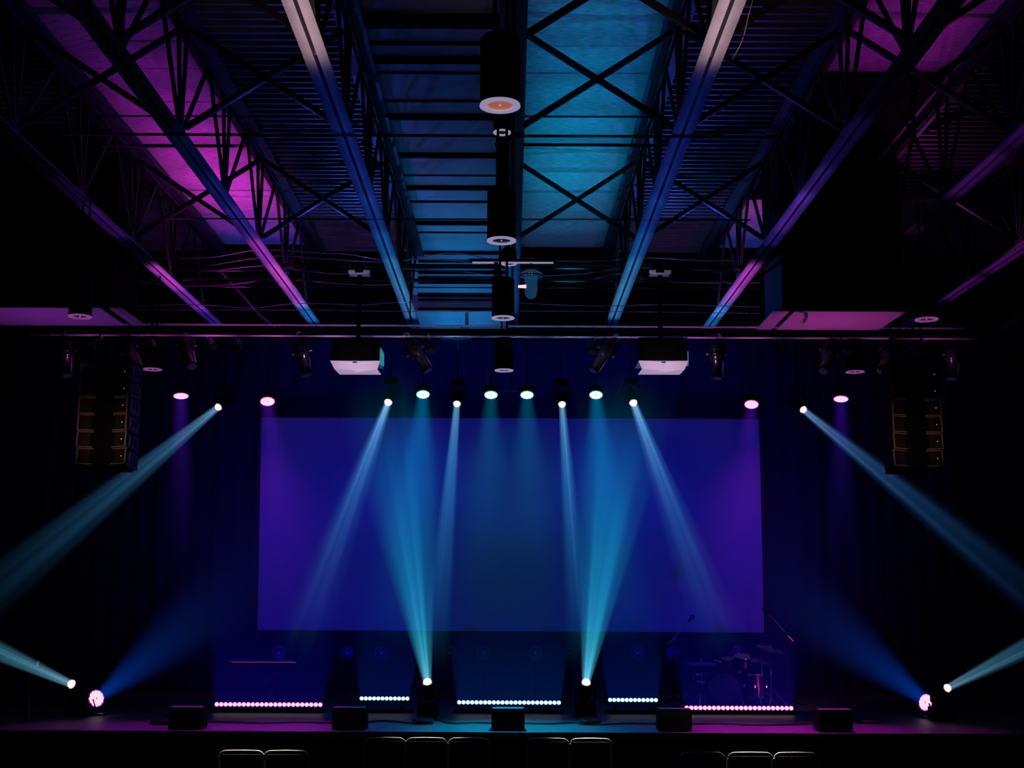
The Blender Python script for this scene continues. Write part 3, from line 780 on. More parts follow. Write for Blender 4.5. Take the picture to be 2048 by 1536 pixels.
# wash cones
def wc(i, ex, ey, r1, col, I, lab, **k):
    p, d, r = W[i]
    q = at(ex, ey, 18.0); beam(p+d*.03, q, r*1.0, r1*18/F, col, I, label=lab, **k)
PU = (.17,.02,.75)
wc(0, 362,1150, 50, (.09,.01,.55), .17, 'dim violet shaft under the farthest left wash light', q_exp=.9, fade=1.3)
wc(7, 1682,1150, 50, (.06,.01,.55), .16, 'dim violet shaft under the farthest right wash light', q_exp=.9, fade=1.3)
wc(1, 585,1300, 110, (.10,.01,.50), .20, 'violet shaft under the wash light at the left edge of the screen', q_exp=.6, fade=1.2)
wc(6, 1465,1300, 110, (.10,.01,.50), .18, 'violet shaft under the wash light at the right edge of the screen', q_exp=.6, fade=1.2)
wc(2, 812,1290, 120, (.0,.22,.50), .30, 'broad cyan shaft under the left cyan wash light', q_exp=.30, fade=.8)
wc(5, 1226,1290, 120, (.0,.22,.50), .30, 'broad cyan shaft under the right cyan wash light', q_exp=.30, fade=.8)
wc(3, 970,1290, 120, (.0,.17,.30), .26, 'dim teal shaft under the left wash light of the centre pair', q_exp=.5, fade=1.)
wc(4, 1062,1290, 120, (.0,.17,.30), .26, 'dim teal shaft under the right wash light of the centre pair', q_exp=.5, fade=1.)
# floor wash beams
beam(at(203,1390,18.6), at(640,1040,18.2), .10, 1.25, (.0,.05,.50), .42, q_exp=.75, fade=1.3, label='soft blue beam fanning from the left floor wash toward the screen')
beam(at(1846,1398,18.6), at(1390,1040,18.2), .10, 1.25, (.0,.05,.50), .42, q_exp=.75, fade=1.3, label='soft blue beam fanning from the right floor wash toward the screen')

# glow above each LED bar, painted as emission in a haze box
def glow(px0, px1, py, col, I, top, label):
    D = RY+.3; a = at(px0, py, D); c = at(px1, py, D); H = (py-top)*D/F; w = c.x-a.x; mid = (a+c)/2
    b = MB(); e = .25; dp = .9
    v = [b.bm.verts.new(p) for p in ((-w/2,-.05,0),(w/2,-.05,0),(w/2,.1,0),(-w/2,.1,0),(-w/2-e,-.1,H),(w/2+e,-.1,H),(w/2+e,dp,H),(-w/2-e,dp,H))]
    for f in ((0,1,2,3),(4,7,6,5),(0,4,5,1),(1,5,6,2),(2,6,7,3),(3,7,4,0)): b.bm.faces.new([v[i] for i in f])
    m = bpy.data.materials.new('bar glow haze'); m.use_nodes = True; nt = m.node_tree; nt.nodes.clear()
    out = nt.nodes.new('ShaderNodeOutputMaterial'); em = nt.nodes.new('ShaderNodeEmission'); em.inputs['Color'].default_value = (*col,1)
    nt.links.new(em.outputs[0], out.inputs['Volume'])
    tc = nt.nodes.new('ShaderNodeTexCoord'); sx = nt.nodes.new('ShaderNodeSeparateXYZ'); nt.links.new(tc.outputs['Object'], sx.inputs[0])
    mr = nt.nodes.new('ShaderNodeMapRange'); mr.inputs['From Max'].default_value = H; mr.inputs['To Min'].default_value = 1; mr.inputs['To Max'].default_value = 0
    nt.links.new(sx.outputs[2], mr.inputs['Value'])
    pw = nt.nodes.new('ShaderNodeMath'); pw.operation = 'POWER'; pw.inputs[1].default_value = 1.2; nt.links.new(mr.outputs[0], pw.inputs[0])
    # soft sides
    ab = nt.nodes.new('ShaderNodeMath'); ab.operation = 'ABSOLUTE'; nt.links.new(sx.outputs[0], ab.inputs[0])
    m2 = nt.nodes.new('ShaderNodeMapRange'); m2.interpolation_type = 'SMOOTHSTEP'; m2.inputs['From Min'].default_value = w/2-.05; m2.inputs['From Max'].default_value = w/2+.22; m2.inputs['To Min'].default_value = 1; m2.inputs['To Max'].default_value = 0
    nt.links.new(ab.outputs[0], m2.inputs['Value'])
    # emission falls off as the slab gets deeper with height, brightest just over the lamps
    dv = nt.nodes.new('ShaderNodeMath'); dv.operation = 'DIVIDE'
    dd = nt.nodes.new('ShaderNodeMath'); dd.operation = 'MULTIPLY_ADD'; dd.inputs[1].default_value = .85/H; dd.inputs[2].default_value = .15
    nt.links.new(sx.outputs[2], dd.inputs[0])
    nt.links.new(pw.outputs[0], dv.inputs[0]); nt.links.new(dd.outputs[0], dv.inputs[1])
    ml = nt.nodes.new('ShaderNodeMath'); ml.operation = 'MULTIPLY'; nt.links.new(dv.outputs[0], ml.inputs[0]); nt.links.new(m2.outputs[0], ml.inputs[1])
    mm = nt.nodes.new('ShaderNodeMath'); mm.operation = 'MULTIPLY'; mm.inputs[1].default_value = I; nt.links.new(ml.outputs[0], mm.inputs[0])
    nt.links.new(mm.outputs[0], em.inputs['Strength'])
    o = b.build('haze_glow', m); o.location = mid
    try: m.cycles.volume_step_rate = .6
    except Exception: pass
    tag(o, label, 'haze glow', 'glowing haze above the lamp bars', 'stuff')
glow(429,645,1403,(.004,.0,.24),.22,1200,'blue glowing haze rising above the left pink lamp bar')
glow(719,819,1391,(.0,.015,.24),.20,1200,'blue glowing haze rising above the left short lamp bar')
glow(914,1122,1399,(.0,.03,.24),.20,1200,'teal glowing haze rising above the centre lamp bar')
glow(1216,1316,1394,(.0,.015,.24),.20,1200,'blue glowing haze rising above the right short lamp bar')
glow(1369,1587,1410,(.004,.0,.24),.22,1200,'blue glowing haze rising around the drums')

# ------------------------------------------------------------------ round unlit flood lamps
def make_flood():
    t = thing('round_floodlight', '', 'floodlight', group='unlit round floodlights in a row below the screen')
    r = .115
    MB().lathe([(.05,-.1),(r*.9,-.07),(r,0),(r*1.02,.02),(r*.9,.02),(r*.85,.0)], axis=(0,-1,0), n=28, cap1=False).build('housing', mat('flood housing', (.02,.02,.03), .4), t, True)
    MB().lathe([(r*1.04,.02),(r*.98,.026),(r*.9,.022)], axis=(0,-1,0), n=28, cap0=False, cap1=False).build('rim', mat('flood rim', (.12,.12,.2), .4, .4), t, True)
    MB().lathe([(r*.88,.0),(r*.5,-.03),(r*.1,-.04)], axis=(0,-1,0), n=28).build('glass', mat('flood glass', (.012,.012,.03), .3), t, True)
    MB().lathe([(.012,.0),(.008,.03)], axis=(0,-1,0), n=10).build('bulb', mat('flood bulb', (.4,.4,.6), .3, emit=(.05,.06,.4), es=.12), t)  # unlit bulb given a faint blue emission
    return t
fl = make_flood(); FD = 21.6
names = ['farthest left, above the keyboard','second from the left','third from the left','fourth from the left','left of the centre pair','right of the centre pair',
  'seventh from the left, beside the right floor beam','eighth from the left','ninth from the left','farthest right, behind the drums']
for i, px in enumerate((558,694,763,900,967,1071,1140,1275,1345,1477)):
    p = at(px, 1306, FD)
    spawn(fl, i == 0, p, None, 'unlit round floodlight ' + names[i])
    if True:
        o = MB().tube([(0,.05,0),(0,.05,ST-p.z)], .008, 6).build('stand', BLACK, [x for x in C.objects if x.name.startswith('round_floodlight')][-1])

# ------------------------------------------------------------------ drums
DD = 20.2
def floorp(px): p = at(px, 1400, DD); return Vector((p.x, DD, ST))
p = floorp(1447)
t = thing('bass_drum', 'big bass drum in the middle of the drum kit', 'drum', p)
r = .26
MB().lathe([(r,0),(r,.38)], axis=(0,1,0), o=(0,-.1,r+.03), n=40).build('shell', DRUMC, t, True)
MB().lathe([(r*.97,0),(r*.97,.004)], axis=(0,-1,0), o=(0,-.1,r+.03), n=40).build('drum_head', mat('bass head', (.05,.04,.22), .5), t)
MB().lathe([(r*1.03,0),(r*1.03,.03),(r*.98,.03)], axis=(0,-1,0), o=(0,-.09,r+.03), n=40, cap0=False, cap1=False).build('hoop', GLOSS, t, True)
for s in (-1,1): MB().tube([(s*r*.9,0,r*.7),(s*r*1.25,-.12,0)], .01, 6).build('leg', METAL, t)
MB().tube([(0,.1,2*r+.02),(0,.1,2*r+.15),(-.12,.1,2*r+.18)], .012, 6).build('tom_post', METAL, t)
def drum(px, zc, r, h, label, tilt=0, dy=0, legs=False, name='tom_drum', cat='drum'):
    q = floorp(px); z0 = ST
    t = thing(name, label, cat, (q.x, DD+dy, z0))
    rt = Matrix.Rotation(R(tilt), 3, 'X')
    ax = rt @ Vector((0,0,1))
    o = Vector((0,0,zc-h/2))
    MB().lathe([(r,0),(r,h)], axis=ax, o=o, n=32).build('shell', DRUMC, t, True)
    MB().lathe([(r*.98,h+.001),(r*.98,h+.004)], axis=ax, o=o, n=32).build('drum_head', DRUMH, t)
    b = MB(); 
    for hh in (0, h-.02): b.lathe([(r*1.03,hh),(r*1.03,hh+.022),(r*.99,hh+.022)], axis=ax, o=o, n=32, cap0=False, cap1=False)
    b.build('hoops', CHROME, t, True)
    b = MB()
    for k in range(6):
        a_ = k*PI/3+.3; b.box(o+ax*(h/2)+Vector((math.cos(a_)*r*1.03, math.sin(a_)*r*1.03, 0)), (.015,.015,.05))
    b.build('lugs', CHROME, t)
    if legs == 'floor':
        for k in range(3):
            a_ = k*2*PI/3+.5; v = Vector((math.cos(a_)*r*1.05, math.sin(a_)*r*1.05, 0)); MB().tube([v+Vector((0,0,zc)), v*1.08+Vector((0,0,0.005))], .008, 6).build('leg', CHROME, t)
    else:
        MB().tube([(0,0,zc-h/2),(0,0,.22)], .012, 8).build('stand_pole', CHROME, t)
        for k in range(3):
            a_ = k*2*PI/3+.5; MB().tube([(0,0,.25),(math.cos(a_)*.2, math.sin(a_)*.2, .01)], .009, 6).build('leg', CHROME, t)
    return t
drum(1408, .44, .15, .13, 'shallow snare drum at the left of the drum kit', dy=.1, name='snare_drum')
drum(1468, .62, .13, .2, 'small tom drum raised behind the bass drum', tilt=12, dy=.38)
drum(1492, .66, .14, .22, 'tom drum tilted at the right of the bass drum', tilt=14, dy=.2)
drum(1513, .33, .19, .36, 'deep floor tom at the right of the bass drum', legs='floor', dy=.05, name='floor_tom')
def cymbal(px, z, r, label, tilt=6, dy=0, two=False, boom=0, cat='cymbal', name='cymbal_stand'):
    q = floorp(px); t = thing(name, label, cat, (q.x, DD+dy, ST))
    ax = Matrix.Rotation(R(tilt), 3, 'X') @ Matrix.Rotation(R(boom), 3, 'Y') @ Vector((0,0,1))
    MB().lathe([(r,0),(r*.3,.02),(r*.2,.035),(.01,.045)], axis=ax, o=(0,0,z), n=36).build('cymbal', BRASS, t, True)
    if two: MB().lathe([(r,-.012),(r*.3,-.03),(.01,-.05)], axis=ax, o=(0,0,z-.03), n=36).build('cymbal', BRASS, t, True)
    MB().tube([(0,0,.05),(0,0,z+.08)], .009, 8).build('pole', CHROME, t)
    b = MB(); b.lathe([(.02,-.03),(.02,.02)], o=(0,0,z+.05), n=10); b.build('felt_and_nut', METAL, t)
    b = MB(); b.lathe([(.018,0),(.018,.05)], o=(0,0,.5), n=10); b.build('collar', CHROME, t)
    for k in range(3):
        a_ = k*2*PI/3+.2; MB().tube([(0,0,.32),(math.cos(a_)*.26, math.sin(a_)*.26, .01)], .009, 6).build('leg', CHROME, t)
cymbal(1403, .66, .24, 'hi-hat cymbals on a chrome stand at the left of the drums', 3, dy=-.05, two=True, name='hi_hat_stand')
cymbal(1523, .70, .20, 'crash cymbal on a chrome stand right of the toms', 10, dy=-.1, boom=8)
cymbal(1542, .88, .22, 'tallest cymbal on a chrome stand at the right of the drums', 12, dy=-.05, boom=12)
t = thing('drum_throne', 'round drum stool behind the bass drum', 'stool', (floorp(1440).x, DD+.75, ST))
MB().lathe([(.15,0),(.17,.02),(.17,.07),(.15,.09)], o=(0,0,.42), n=24).build('seat', CLOTH, t, True)
MB().tube([(0,0,.43),(0,0,.15)], .02, 8).build('pole', CHROME, t)
for k in range(3): MB().tube([(0,0,.2),(math.cos(k*2.1)*.22, math.sin(k*2.1)*.22, .01)], .01, 6).build('leg', CHROME, t)

def mic_stand(px, ztop, a, c, D, label, mic=True):
    q = at(px, 1400, D)
    t = thing('boom_mic_stand', label, 'microphone stand', (q.x, D, ST))
    pa = at(*a, D)-t.location; pc = at(*c, D)-t.location
    mid = pa.lerp(pc, (0-pa.x)/(pc.x-pa.x)) if abs(pc.x-pa.x) > .01 else pa
    MB().tube([(0,0,.03),(0,0,mid.z)], .011, 8).build('pole', GLOSS, t)
    MB().tube([pa, pc], .008, 8).build('boom', METAL, t)
    MB().lathe([(.02,-.02),(.02,.02)], axis=(0,1,0), o=mid, n=10).build('joint', GLOSS, t)
    dd = (pa-pc).normalized()
    MB().lathe([(.012,0),(.016,.05),(.03,.07),(.035,.11),(.02,.14)], axis=dd, o=pa, n=14).build('microphone', GLOSS, t, True)
    for k in range(3): MB().tube([(0,0,.12),(math.cos(k*2.1+.4)*.28, math.sin(k*2.1+.4)*.28, .01)], .009, 6).build('leg', GLOSS, t)
mic_stand(1578, 0, (1538,1228), (1587,1283), 20.3, 'long boom microphone stand slanting over the right of the drums')
mic_stand(1348, 0, (1376,1244), (1336,1290), 20.3, 'boom microphone stand left of the drums, pointing up right')

# keyboard
p = at(525, 1326, 20.4)
t = thing('stage_keyboard', 'long slim keyboard on a stand at the left of the stage', 'keyboard', (p.x, 20.4, p.z))
MB().box((0,.12,0),(1.1,.26,.05),bevel=.01).build('body', BLACK, t)
b = MB()
for k in range(48): b.box((-.5+k*.021,-.0,.03),(.018,.12,.01))
b.build('keys', WHITE, t)
MB().box((.02,-.012,.012),(1.02,.006,.010)).build('front_strip', mat('glowing keyboard strip', (.5,.1,.35), .4, emit=(.35,.03,.28), es=.5), t)  # magenta edge glow put in as an emitting strip
tt = thing('keyboard_stand', 'black crossed legs stand holding the keyboard', 'keyboard stand', (p.x, 20.4, ST))
hz = p.z-.026-ST
for yy in (.05,.2):
    MB().bar((-.38,yy,0.01),(.38,yy,hz), .03,.02).build('leg', GLOSS, tt)
    MB().bar((.38,yy+.02,0.01),(-.38,yy+.02,hz), .03,.02).build('leg', GLOSS, tt)

# loudspeaker stacks lost in the dark between bars
# cables on stage floor
def floor_cable(pts, r, label, m=RUBBER, cat='cable', z=ST):
    P = []
    for x, y in pts: q = atz(x, y, z+r); P.append(Vector((q.x, q.y, z+r)))
    out = []
    for i in range(len(P)-1):
        p0 = P[max(i-1,0)]; p1 = P[i]; p2 = P[i+1]; p3 = P[min(i+2,len(P)-1)]
        for t in range(6):
            u = t/6; out.append(.5*((2*p1)+(-p0+p2)*u+(2*p0-5*p1+4*p2-p3)*u*u+(-p0+3*p1-3*p2+p3)*u**3))
    out.append(P[-1])
    o = MB().tube(out, r, 6).build('cable', m, smooth=True); tag(o, label, cat, 'cables lying on the stage edge')
floor_cable([(728,1444),(770,1441),(830,1446),(870,1438),(900,1446),(950,1445),(986,1446)], .012, 'cable lying along the stage edge left of the centre monitor')
floor_cable([(1046,1446),(1100,1447),(1150,1445),(1200,1449),(1260,1446),(1318,1448)], .012, 'cable lying along the stage edge right of the centre monitor')
floor_cable([(402,1444),(440,1443),(520,1446),(600,1444),(667,1446)], .012, 'cable lying along the purple stage edge at left')
floor_cable([(1382,1448),(1440,1447),(1520,1450),(1600,1448),(1640,1446)], .012, 'cable lying along the magenta stage edge at right')
def coil(px, py, label):
    q = atz(px, py, ST+.03); b = MB()
    for k in range(6):
        rr = .10+.012*k; pts = [(math.cos(a*PI/10)*rr*(1+.1*math.sin(k)), math.sin(a*PI/10)*rr*.8, .012+.018*(k%3)+.01*math.sin(a+k)) for a in range(21)]
        b.tube(pts, .010, 6, cap=False)
    b.tube([(-.1,0,.02),(-.05,.05,.10),(.02,.02,.07),(.12,-.02,.03)], .010, 6)
    o = b.build('cable_coil', RUBBER, smooth=True); o.location = (q.x, q.y, ST); tag(o, label, 'cable coil')
coil(845, 1443, 'small heap of coiled cable on the stage below the left floor beam')
coil(1180, 1444, 'small heap of coiled cable on the stage below the right floor beam')
coil(322, 1444, 'small heap of coiled cable left of the farthest left monitor')
p = atz(1735, 1446, ST)
t = thing('stage_box', 'flat black connector box on the stage right of the last monitor', 'connector box', (p.x, p.y, ST))
MB().box((0,0,.03),(.27,.16,.05),bevel=.008).build('case', GLOSS, t)
MB().box((0,-.083,.03),(.2,.008,.03)).build('socket_strip', METAL, t)
# curved microphone goose neck at far left
p = at(60, 1410, 17.6)
t = thing('gooseneck_stand', 'thin bent stand crossing the pale beam at far left', 'stand', (p.x, 17.6, ST))
pts = [at(x, y, 17.6)-t.location for x, y in ((56,1430),(56,1380),(58,1352),(62,1338),(73,1332),(77,1322))]
pts[0].z = 0.02
MB().tube(pts, .012, 8).build('neck', GLOSS, t, True)
MB().lathe([(.12,0),(.11,.02)], o=(pts[0].x,0,0), n=20).build('base', GLOSS, t)
MB().tube([pts[-2], pts[-1]], [.016,.02], 8).build('tip', CHROME, t, True)

# ------------------------------------------------------------------ chairs
def make_chair():
    t = thing('banquet_chair', '', 'chair', group='black chairs facing the stage')
    w = .46; RB = mat('chair frame silver', (.8,.78,.72), .4, .0, noise=.05)
    # inverted U tube back frame
    def u(y, zt, wd, rr=.07):
        pts = [(-wd/2, y+.05, .45), (-wd/2, y, zt-rr)]
        for k in range(1, 6): a = k*PI/2/6; pts.append((-wd/2+rr*(1-math.cos(a)), y, zt-rr+rr*math.sin(a)))
        pts += [(-wd/2+rr, y, zt), (0,y-.004,zt+.004), (wd/2-rr, y, zt)]
        for k in range(1, 6): a = PI/2-k*PI/2/6; pts.append((wd/2-rr*(1-math.cos(a)), y, zt-rr+rr*math.sin(a)))
        pts += [(wd/2, y, zt-rr), (wd/2, y+.05, .45)]
        return pts
    MB().tube(u(0, .88, w), .0115, 10).build('back_frame', RB, t, True)
    MB().box((0,.022,.68),(w-.03,.035,.34),bevel=.02).build('backrest', CLOTH, t)
    MB().box((0,.27,.44),(w-.02,.42,.06),bevel=.02).build('seat', CLOTH, t)
    for sx in (-1,1):
        MB().tube([(sx*w/2,.05,.45),(sx*w/2,.0,0.01)], .011, 8).build('leg', RB, t)
        MB().tube([(sx*(w/2-.01),.46,.42),(sx*(w/2-.01),.49,0.01)], .011, 8).build('leg', RB, t)
        MB().tube([(sx*(w/2-.01),.05,.41),(sx*(w/2-.01),.46,.41)], .010, 8).build('seat_rail', RB, t)
    return t
ch = make_chair()
cl = [ # px, row D, label
 (484,13.45,'left chair of the lit pair at lower left, nearest row'),(574,13.45,'right chair of the lit pair at lower left, nearest row'),
 (1404,13.45,'chair just left of the fully lit chair at lower right'),(1500,13.45,'fully lit chair at lower right in the nearest row'),(1592,13.45,'chair just right of the fully lit chair at lower right'),
 (770,14.65,'second row chair at left showing only its right corner'),(853,14.65,'second row chair left of centre with a lit top rail'),(938,14.65,'second row chair just left of the centre monitor'),
 (1096,14.65,'second row chair just right of the centre monitor'),(1182,14.65,'second row chair right of centre with a bright top rail')]
for i, (px, D, lab) in enumerate(cl):
    p = at(px, 1480, D); spawn(ch, i == 0, (p.x, D, 0), None, 'black chair, ' + lab)

# ------------------------------------------------------------------ lights
V = Vector
L = lamp
# deck washes: unseen spots added in the bays pointing straight up between the trusses
def bay(x, keys, gap=None):
    D = keys[0][0]; n = 0
    while D >= keys[-1][0]:
        for a, b in zip(keys, keys[1:]):
            if b[0] <= D <= a[0]:
                u = (a[0]-D)/(a[0]-b[0]); P = a[2]*(1-u)+b[2]*u; col = [a[1][q]*(1-u)+b[1][q]*u for q in range(3)]; break
        z, size, P = 5.7, 50, P*1.12
        if 16.4 < D < 18.2: z, size, P = 6.2, 60, P*.62
        L('SPOT', (x, D, z), col, P, (x, D, ZD), size, 1)
        D -= .95 if z < 6 else .75
bay(-2.5*SP, ((19.6,(.01,.05,1.),40),(18.9,(.2,.05,1.),50),(18.3,(.85,.04,.80),110),(17.0,(.9,.04,.74),125),(15.6,(.85,.03,.74),95),(14.2,(.65,.02,.70),55),(12.8,(.45,.01,.62),28),(11.4,(.30,.01,.55),15),(10.0,(.22,.01,.45),9)))
bay(2.45*SP, ((19.5,(.0,.08,.8),38),(18.6,(.3,.08,.8),50),(18.0,(.85,.06,.75),80),(17.2,(.85,.06,.75),40)))
bay(2.5*SP, ((12.3,(.6,.01,.6),36),(10.4,(.6,.01,.6),30)))
bay(.5*SP, ((19.3,(.0,.25,.52),22),(17.6,(.0,.36,.66),66),(16.0,(.0,.42,.76),92),(14.4,(.0,.38,.78),80),(12.8,(.0,.30,.70),68),(10.9,(.0,.28,.66),60)))
bay(-.55*SP, ((19.6,(.0,.30,.78),60),(18.2,(.0,.26,.75),52),(16.8,(.0,.17,.58),28),(15.2,(.0,.09,.46),13),(13.6,(.0,.05,.42),8),(11.6,(.0,.03,.34),5)))
L('SPOT', (-.55*SP, 18.6, 6.0), (.0,.26,.75), 130, (-.55*SP, DJ+.1, 7.3), 62, 1)
# corrugated bays, more unseen added spots
for s in (-1, 1):
    L('SPOT', (s*1.5*SP, 19.0, 6.9), (.02,.14,.9), 80, (s*1.5*SP, 15.6, ZD), 110, 1)
    L('SPOT', (s*1.5*SP, 15.6, 6.95), (.04,.05,.7), 28, (s*1.5*SP, 12.4, ZD), 125, 1)
L('SPOT', (1.5*SP, 13.0, 6.95), (.16,.03,.6), 14, (1.5*SP, 11.0, ZD), 125, 1)
L('SPOT', (-1.5*SP, 12.5, 6.95), (.05,.05,.6), 13, (-1.5*SP, 10.5, ZD), 125, 1)
L('SPOT', (3.5*SP, 16.4, 6.95), (.6,.04,.6), 17, (3.5*SP, 13.4, ZD), 125, 1)
L('SPOT', (-3.5*SP, 17, 6.9), (.2,.04,.8), 2, (-3.5*SP, 15.0, ZD), 110, 1)
# joist chords lit from below by unseen added strips
def strip(k, D, col, P, dz=.11, ln=1.35):
    ld = bpy.data.lights.new('added_chord_strip', 'AREA'); ld.shape = 'RECTANGLE'; ld.size = .1; ld.size_y = ln
    ld.color = col; ld.energy = P; ld.spread = R(150)
    o = bpy.data.objects.new('added_chord_strip', ld); C.objects.link(o); o.location = (k*SP, D, ZC-dz); o.rotation_euler = (PI, 0, 0)  # added area light, no fixture under the chord
def chord(k, D, col, P, size=70, dz=.55, dy=0.):
    strip(k, D, col, P*(.62 if D < 15 else .74))
for k in (-1, 1):
    strip(k, 8.9, (1.0,.60,.56), 3.4, .2, 1.6)
    for D, c_, P in ((10.4,(.03,.08,1.),.35),(11.6,(.03,.10,1.),.6),(12.8,(.03,.12,1.),.8),(14.0,(.02,.17,1.),1.0),(15.2,(.02,.30,1.),1.3),(16.4,(.07,.46,.9),1.8),(17.6,(.09,.50,.85),2.0),(18.8,(.08,.48,.85),1.9)):
        chord(k, D, c_, P, 125)
for D, c_, P in ((12.0,(.02,.12,1.),.15),(13.2,(.05,.10,1.),.5),(14.4,(.16,.08,1.),.9),(15.6,(.8,.08,.9),2.2),(16.8,(1,.12,.85),3.2),(18.0,(.8,.12,.9),2.4),(19.1,(.03,.38,1.),2.0)):
    chord(-2, D, c_, P, 125)
for D, c_, P in ((11.6,(.15,.06,1.),.2),(12.8,(.25,.08,1.),.6),(13.8,(.35,.08,1.),1.1),(14.5,(.15,.08,1.),.6),(16.8,(1,.10,.9),2.2),(17.6,(.85,.15,.9),2.6),(18.6,(.15,.35,1.),2.2),(19.4,(.03,.42,1.),1.5)):
    chord(2, D, c_, P, 125)
for D, c_, P in ((13.4,(.3,.04,.8),.12),(14.3,(.4,.05,1.),.35),(17.0,(1,.10,.9),2.6),(18.4,(.6,.08,1.),1.5),(19.4,(.2,.06,1.),.7)):
    chord(-3, D, c_, P, 125)
for D, c_, P in ((12.5,(.5,.04,.8),.5),(11.0,(.4,.04,.8),.35)):
    chord(3, D, c_, P, 125)
for D, c_, P in ((15.8,(.5,.03,.6),.6),(17.4,(.5,.03,.6),.5)):
    chord(4, D, c_, P, 125)
for D in (15.6, 17.0, 18.4): chord(0, D, (.02,.30,1.), .6, 125)
# undersides of the hanging boxes, lit by added spots
L('SPOT', (3.94, 15.5, 4.7), (1,.07,.75), 16, (3.94, 15.55, 5.84), 84, .3)
L('SPOT', (-5.7, 15.4, 4.7), (.5,.05,.85), 14, (-5.7, 15.55, 5.86), 95, .5)
# stage pipe: row of unseen spots added close to it
for n_ in range(15):
    x = -5.6 + n_*.8; k = abs(x)/5.6
    c_ = (.35,.42,1) if abs(x) < 1.3 else ((.75,.3,1) if abs(x) < 2.4 else (1,.14,.85))
    P = 1.5 if abs(x) < 4.0 else .6
    L('SPOT', (x, DT-.60, 5.86), c_, P*1.5, (x, DT-.13, 5.96), 120, 1)
for x, c_ in ((-4.6,(.7,.08,1)),(-3.4,(.7,.08,1)),(-2.1,(.35,.08,1)),(-.9,(.15,.15,1)),(.6,(.1,.2,1)),(2.0,(.3,.2,1)),(3.2,(.8,.1,.9))):
    L('SPOT', (x, 17.3, 5.95), c_, 5, (x, 18.3, 6.8), 110, 1)  # unseen spots added for the cables and conduits
# stage floor washes
L('SPOT', (0, 17.4, 2.9), (.0,.36,.62), 900, (0, 17.0, ST), 76, 1, .02)
L('SPOT', (-1.3, 17.4, 2.9), (.0,.12,.5), 260, (-1.3, 17.0, ST), 60, 1, .02)
L('SPOT', (1.3, 17.4, 2.9), (.0,.12,.5), 260, (1.3, 17.0, ST), 60, 1, .02)
for x, P in ((-3.0,70),(-4.4,34),(-5.6,12)): L('SPOT', (x, 17.4, 2.9), (.42,.01,.55), P*6.5, (x, 17.0, ST), 62, 1, .02)
for x, P in ((3.0,100),(4.2,60),(5.4,14)): L('SPOT', (x, 17.4, 2.9), (.55,.01,.5), P*5.5, (x, 17.0, ST), 62, 1, .02)
# screen and curtain washes
L('SPOT', (-4.3, 20.2, 6.2), (.34,.012,.50), 92, (-4.6, SD, 3.0), 60, 1, .1)
L('SPOT', (4.3, 20.2, 6.2), (.46,.015,.48), 100, (4.6, SD, 3.0), 60, 1, .1)
L('SPOT', (-1.5, 20.0, 6.2), (.0,.14,.8), 72, (-1.7, SD, 3.8), 60, 1, .1)
L('SPOT', (1.5, 20.0, 6.2), (.0,.14,.8), 72, (1.7, SD, 3.8), 60, 1, .1)
L('SPOT', (0, 19.8, 6.0), (.0,.30,.36), 50, (0, SD, 4.0), 60, 1, .1)
L('SPOT', (-2.8, 19.0, 1.6), (.0,.0,.9), 95, (-2.7, SD, 3.3), 80, 1, .1)
L('SPOT', (2.8, 19.0, 1.6), (.0,.0,.9), 95, (2.7, SD, 3.3), 80, 1, .1)
for x, P in ((-4.6,34),(-2.4,22),(0,20),(2.4,22),(4.6,34)):
    L('SPOT', (x*.95, 20.3, 3.6), (.01,.008,1), P, (x, BW, 5.6 if abs(x) < 3 else 4.2), 130, 1, .1)
for x, c_, P in ((-4.2,(.02,.0,1),34),(-1.9,(.0,.03,1),16),(0,(.0,.06,1),18),(1.9,(.0,.03,1),16),(4.2,(.02,.0,1),34)):
    L('SPOT', (x, 20.4, ST+.3), c_, P, (x, BW, 2.0), 90, 1, .1)
for x in (-3, -1, 1, 3):
    L('SPOT', (x, 20.6, 7.7), (.005,.01,1), 48, (x, BW, 6.0), 100, 1, .05)  # unseen spots added to light the curtain above the screen
for x in (-5,-2.6,.8,2.2,6):
    L('SPOT', (x, 18.7, 5.6), (.02,.02,1), 6, (x, DJ, 7.5), 90, 1, .02)  # unseen spots added to tint the header blue
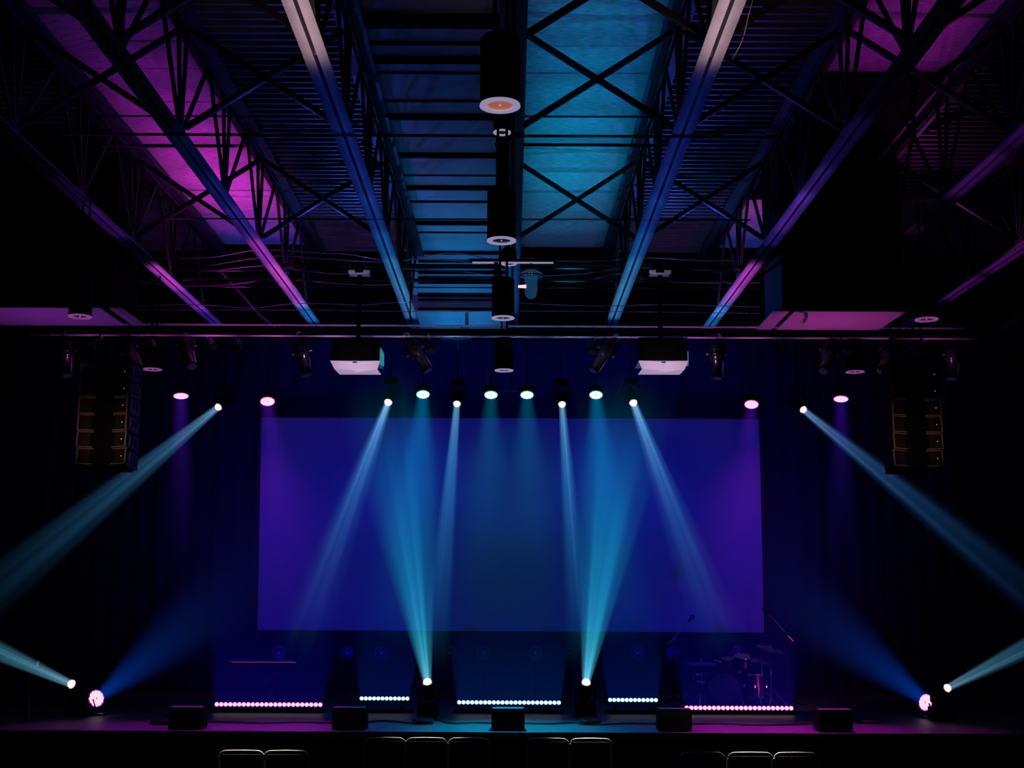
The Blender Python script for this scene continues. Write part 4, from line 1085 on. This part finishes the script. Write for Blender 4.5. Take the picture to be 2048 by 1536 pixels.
# drum sparkle from added unseen spots
L('SPOT', (4.0, 19.3, 1.0), (1,.1,.6), 8, (4.1, 20.2, 1.2), 90, 1, .02)
L('SPOT', (4.1, 19.5, 2.3), (.7,.5,1), 12, (3.95, 20.2, 1.3), 90, 1, .02)
L('SPOT', (-3.9, 19.3, 1.0), (1,.1,.6), 1, (-4.0, 20.4, 1.3), 90, 1, .02)
# small unseen lights added to pick out the unlit fixtures
for i, (px, py, sw, fw, lab) in enumerate(specs):
    q_ = at(px + sw*.5, py+35, DT-.25); k = abs(px-1024)/900
    L('SPOT', q_ + Vector((.22 if px < 1024 else -.22, -.42, -.10)), (.8+.2*k, .62-.42*k, 1-.1*k), 7-3.5*k, q_, 62, 1, .01)
for x in (-1.98, 1.92):  # spots added for the projector fronts and brackets
    L('SPOT', (x, 15.3, 4.95), (1,.62,.85), 9, (x, 16.05, 5.33), 56, 1, .01)
    L('SPOT', (x-.1, 15.95, 6.38), (.8,.65,1), 1.6, (x, 16.25, 6.58), 80, 1, .01)
L('SPOT', (-5.0, 14.9, 4.1), (1,.55,.35), 24, (-5.15, 16.1, 4.45), 52, 1, .02)  # warm spots added for the speaker arrays
L('SPOT', (5.0, 14.9, 4.1), (1,.55,.38), 17, (5.1, 16.1, 4.45), 52, 1, .02)
for x, D, P in ((-2.6,13.45,420),(2.6,13.45,400),(-.95,14.65,240),(.9,14.65,420)):
    L('SPOT', (x, D+2.4, 4.0), (1,.86,.66), P*6, (x, D, .88), 15, 1, .05)  # unseen warm spots added for the chair rails

# ------------------------------------------------------------------ world, view
w = bpy.data.worlds.new('World'); SC.world = w; w.use_nodes = True
w.node_tree.nodes['Background'].inputs[0].default_value = (.02,.02,.10,1); w.node_tree.nodes['Background'].inputs[1].default_value = .02
SC.view_settings.view_transform = 'Standard'; SC.view_settings.look = 'None'; SC.view_settings.exposure = 0; SC.view_settings.gamma = 1
SC.cycles.max_bounces = 4; SC.cycles.diffuse_bounces = 1; SC.cycles.glossy_bounces = 1; SC.cycles.transparent_max_bounces = 24
SC.cycles.volume_max_steps = 256; SC.cycles.volume_bounces = 0
SC.cycles.use_denoising = True
SC.cycles.use_adaptive_sampling = True; SC.cycles.adaptive_threshold = .04; SC.cycles.adaptive_min_samples = 12
SC.cycles.volume_step_rate = 1.6
SC.cycles.sample_clamp_indirect = 2
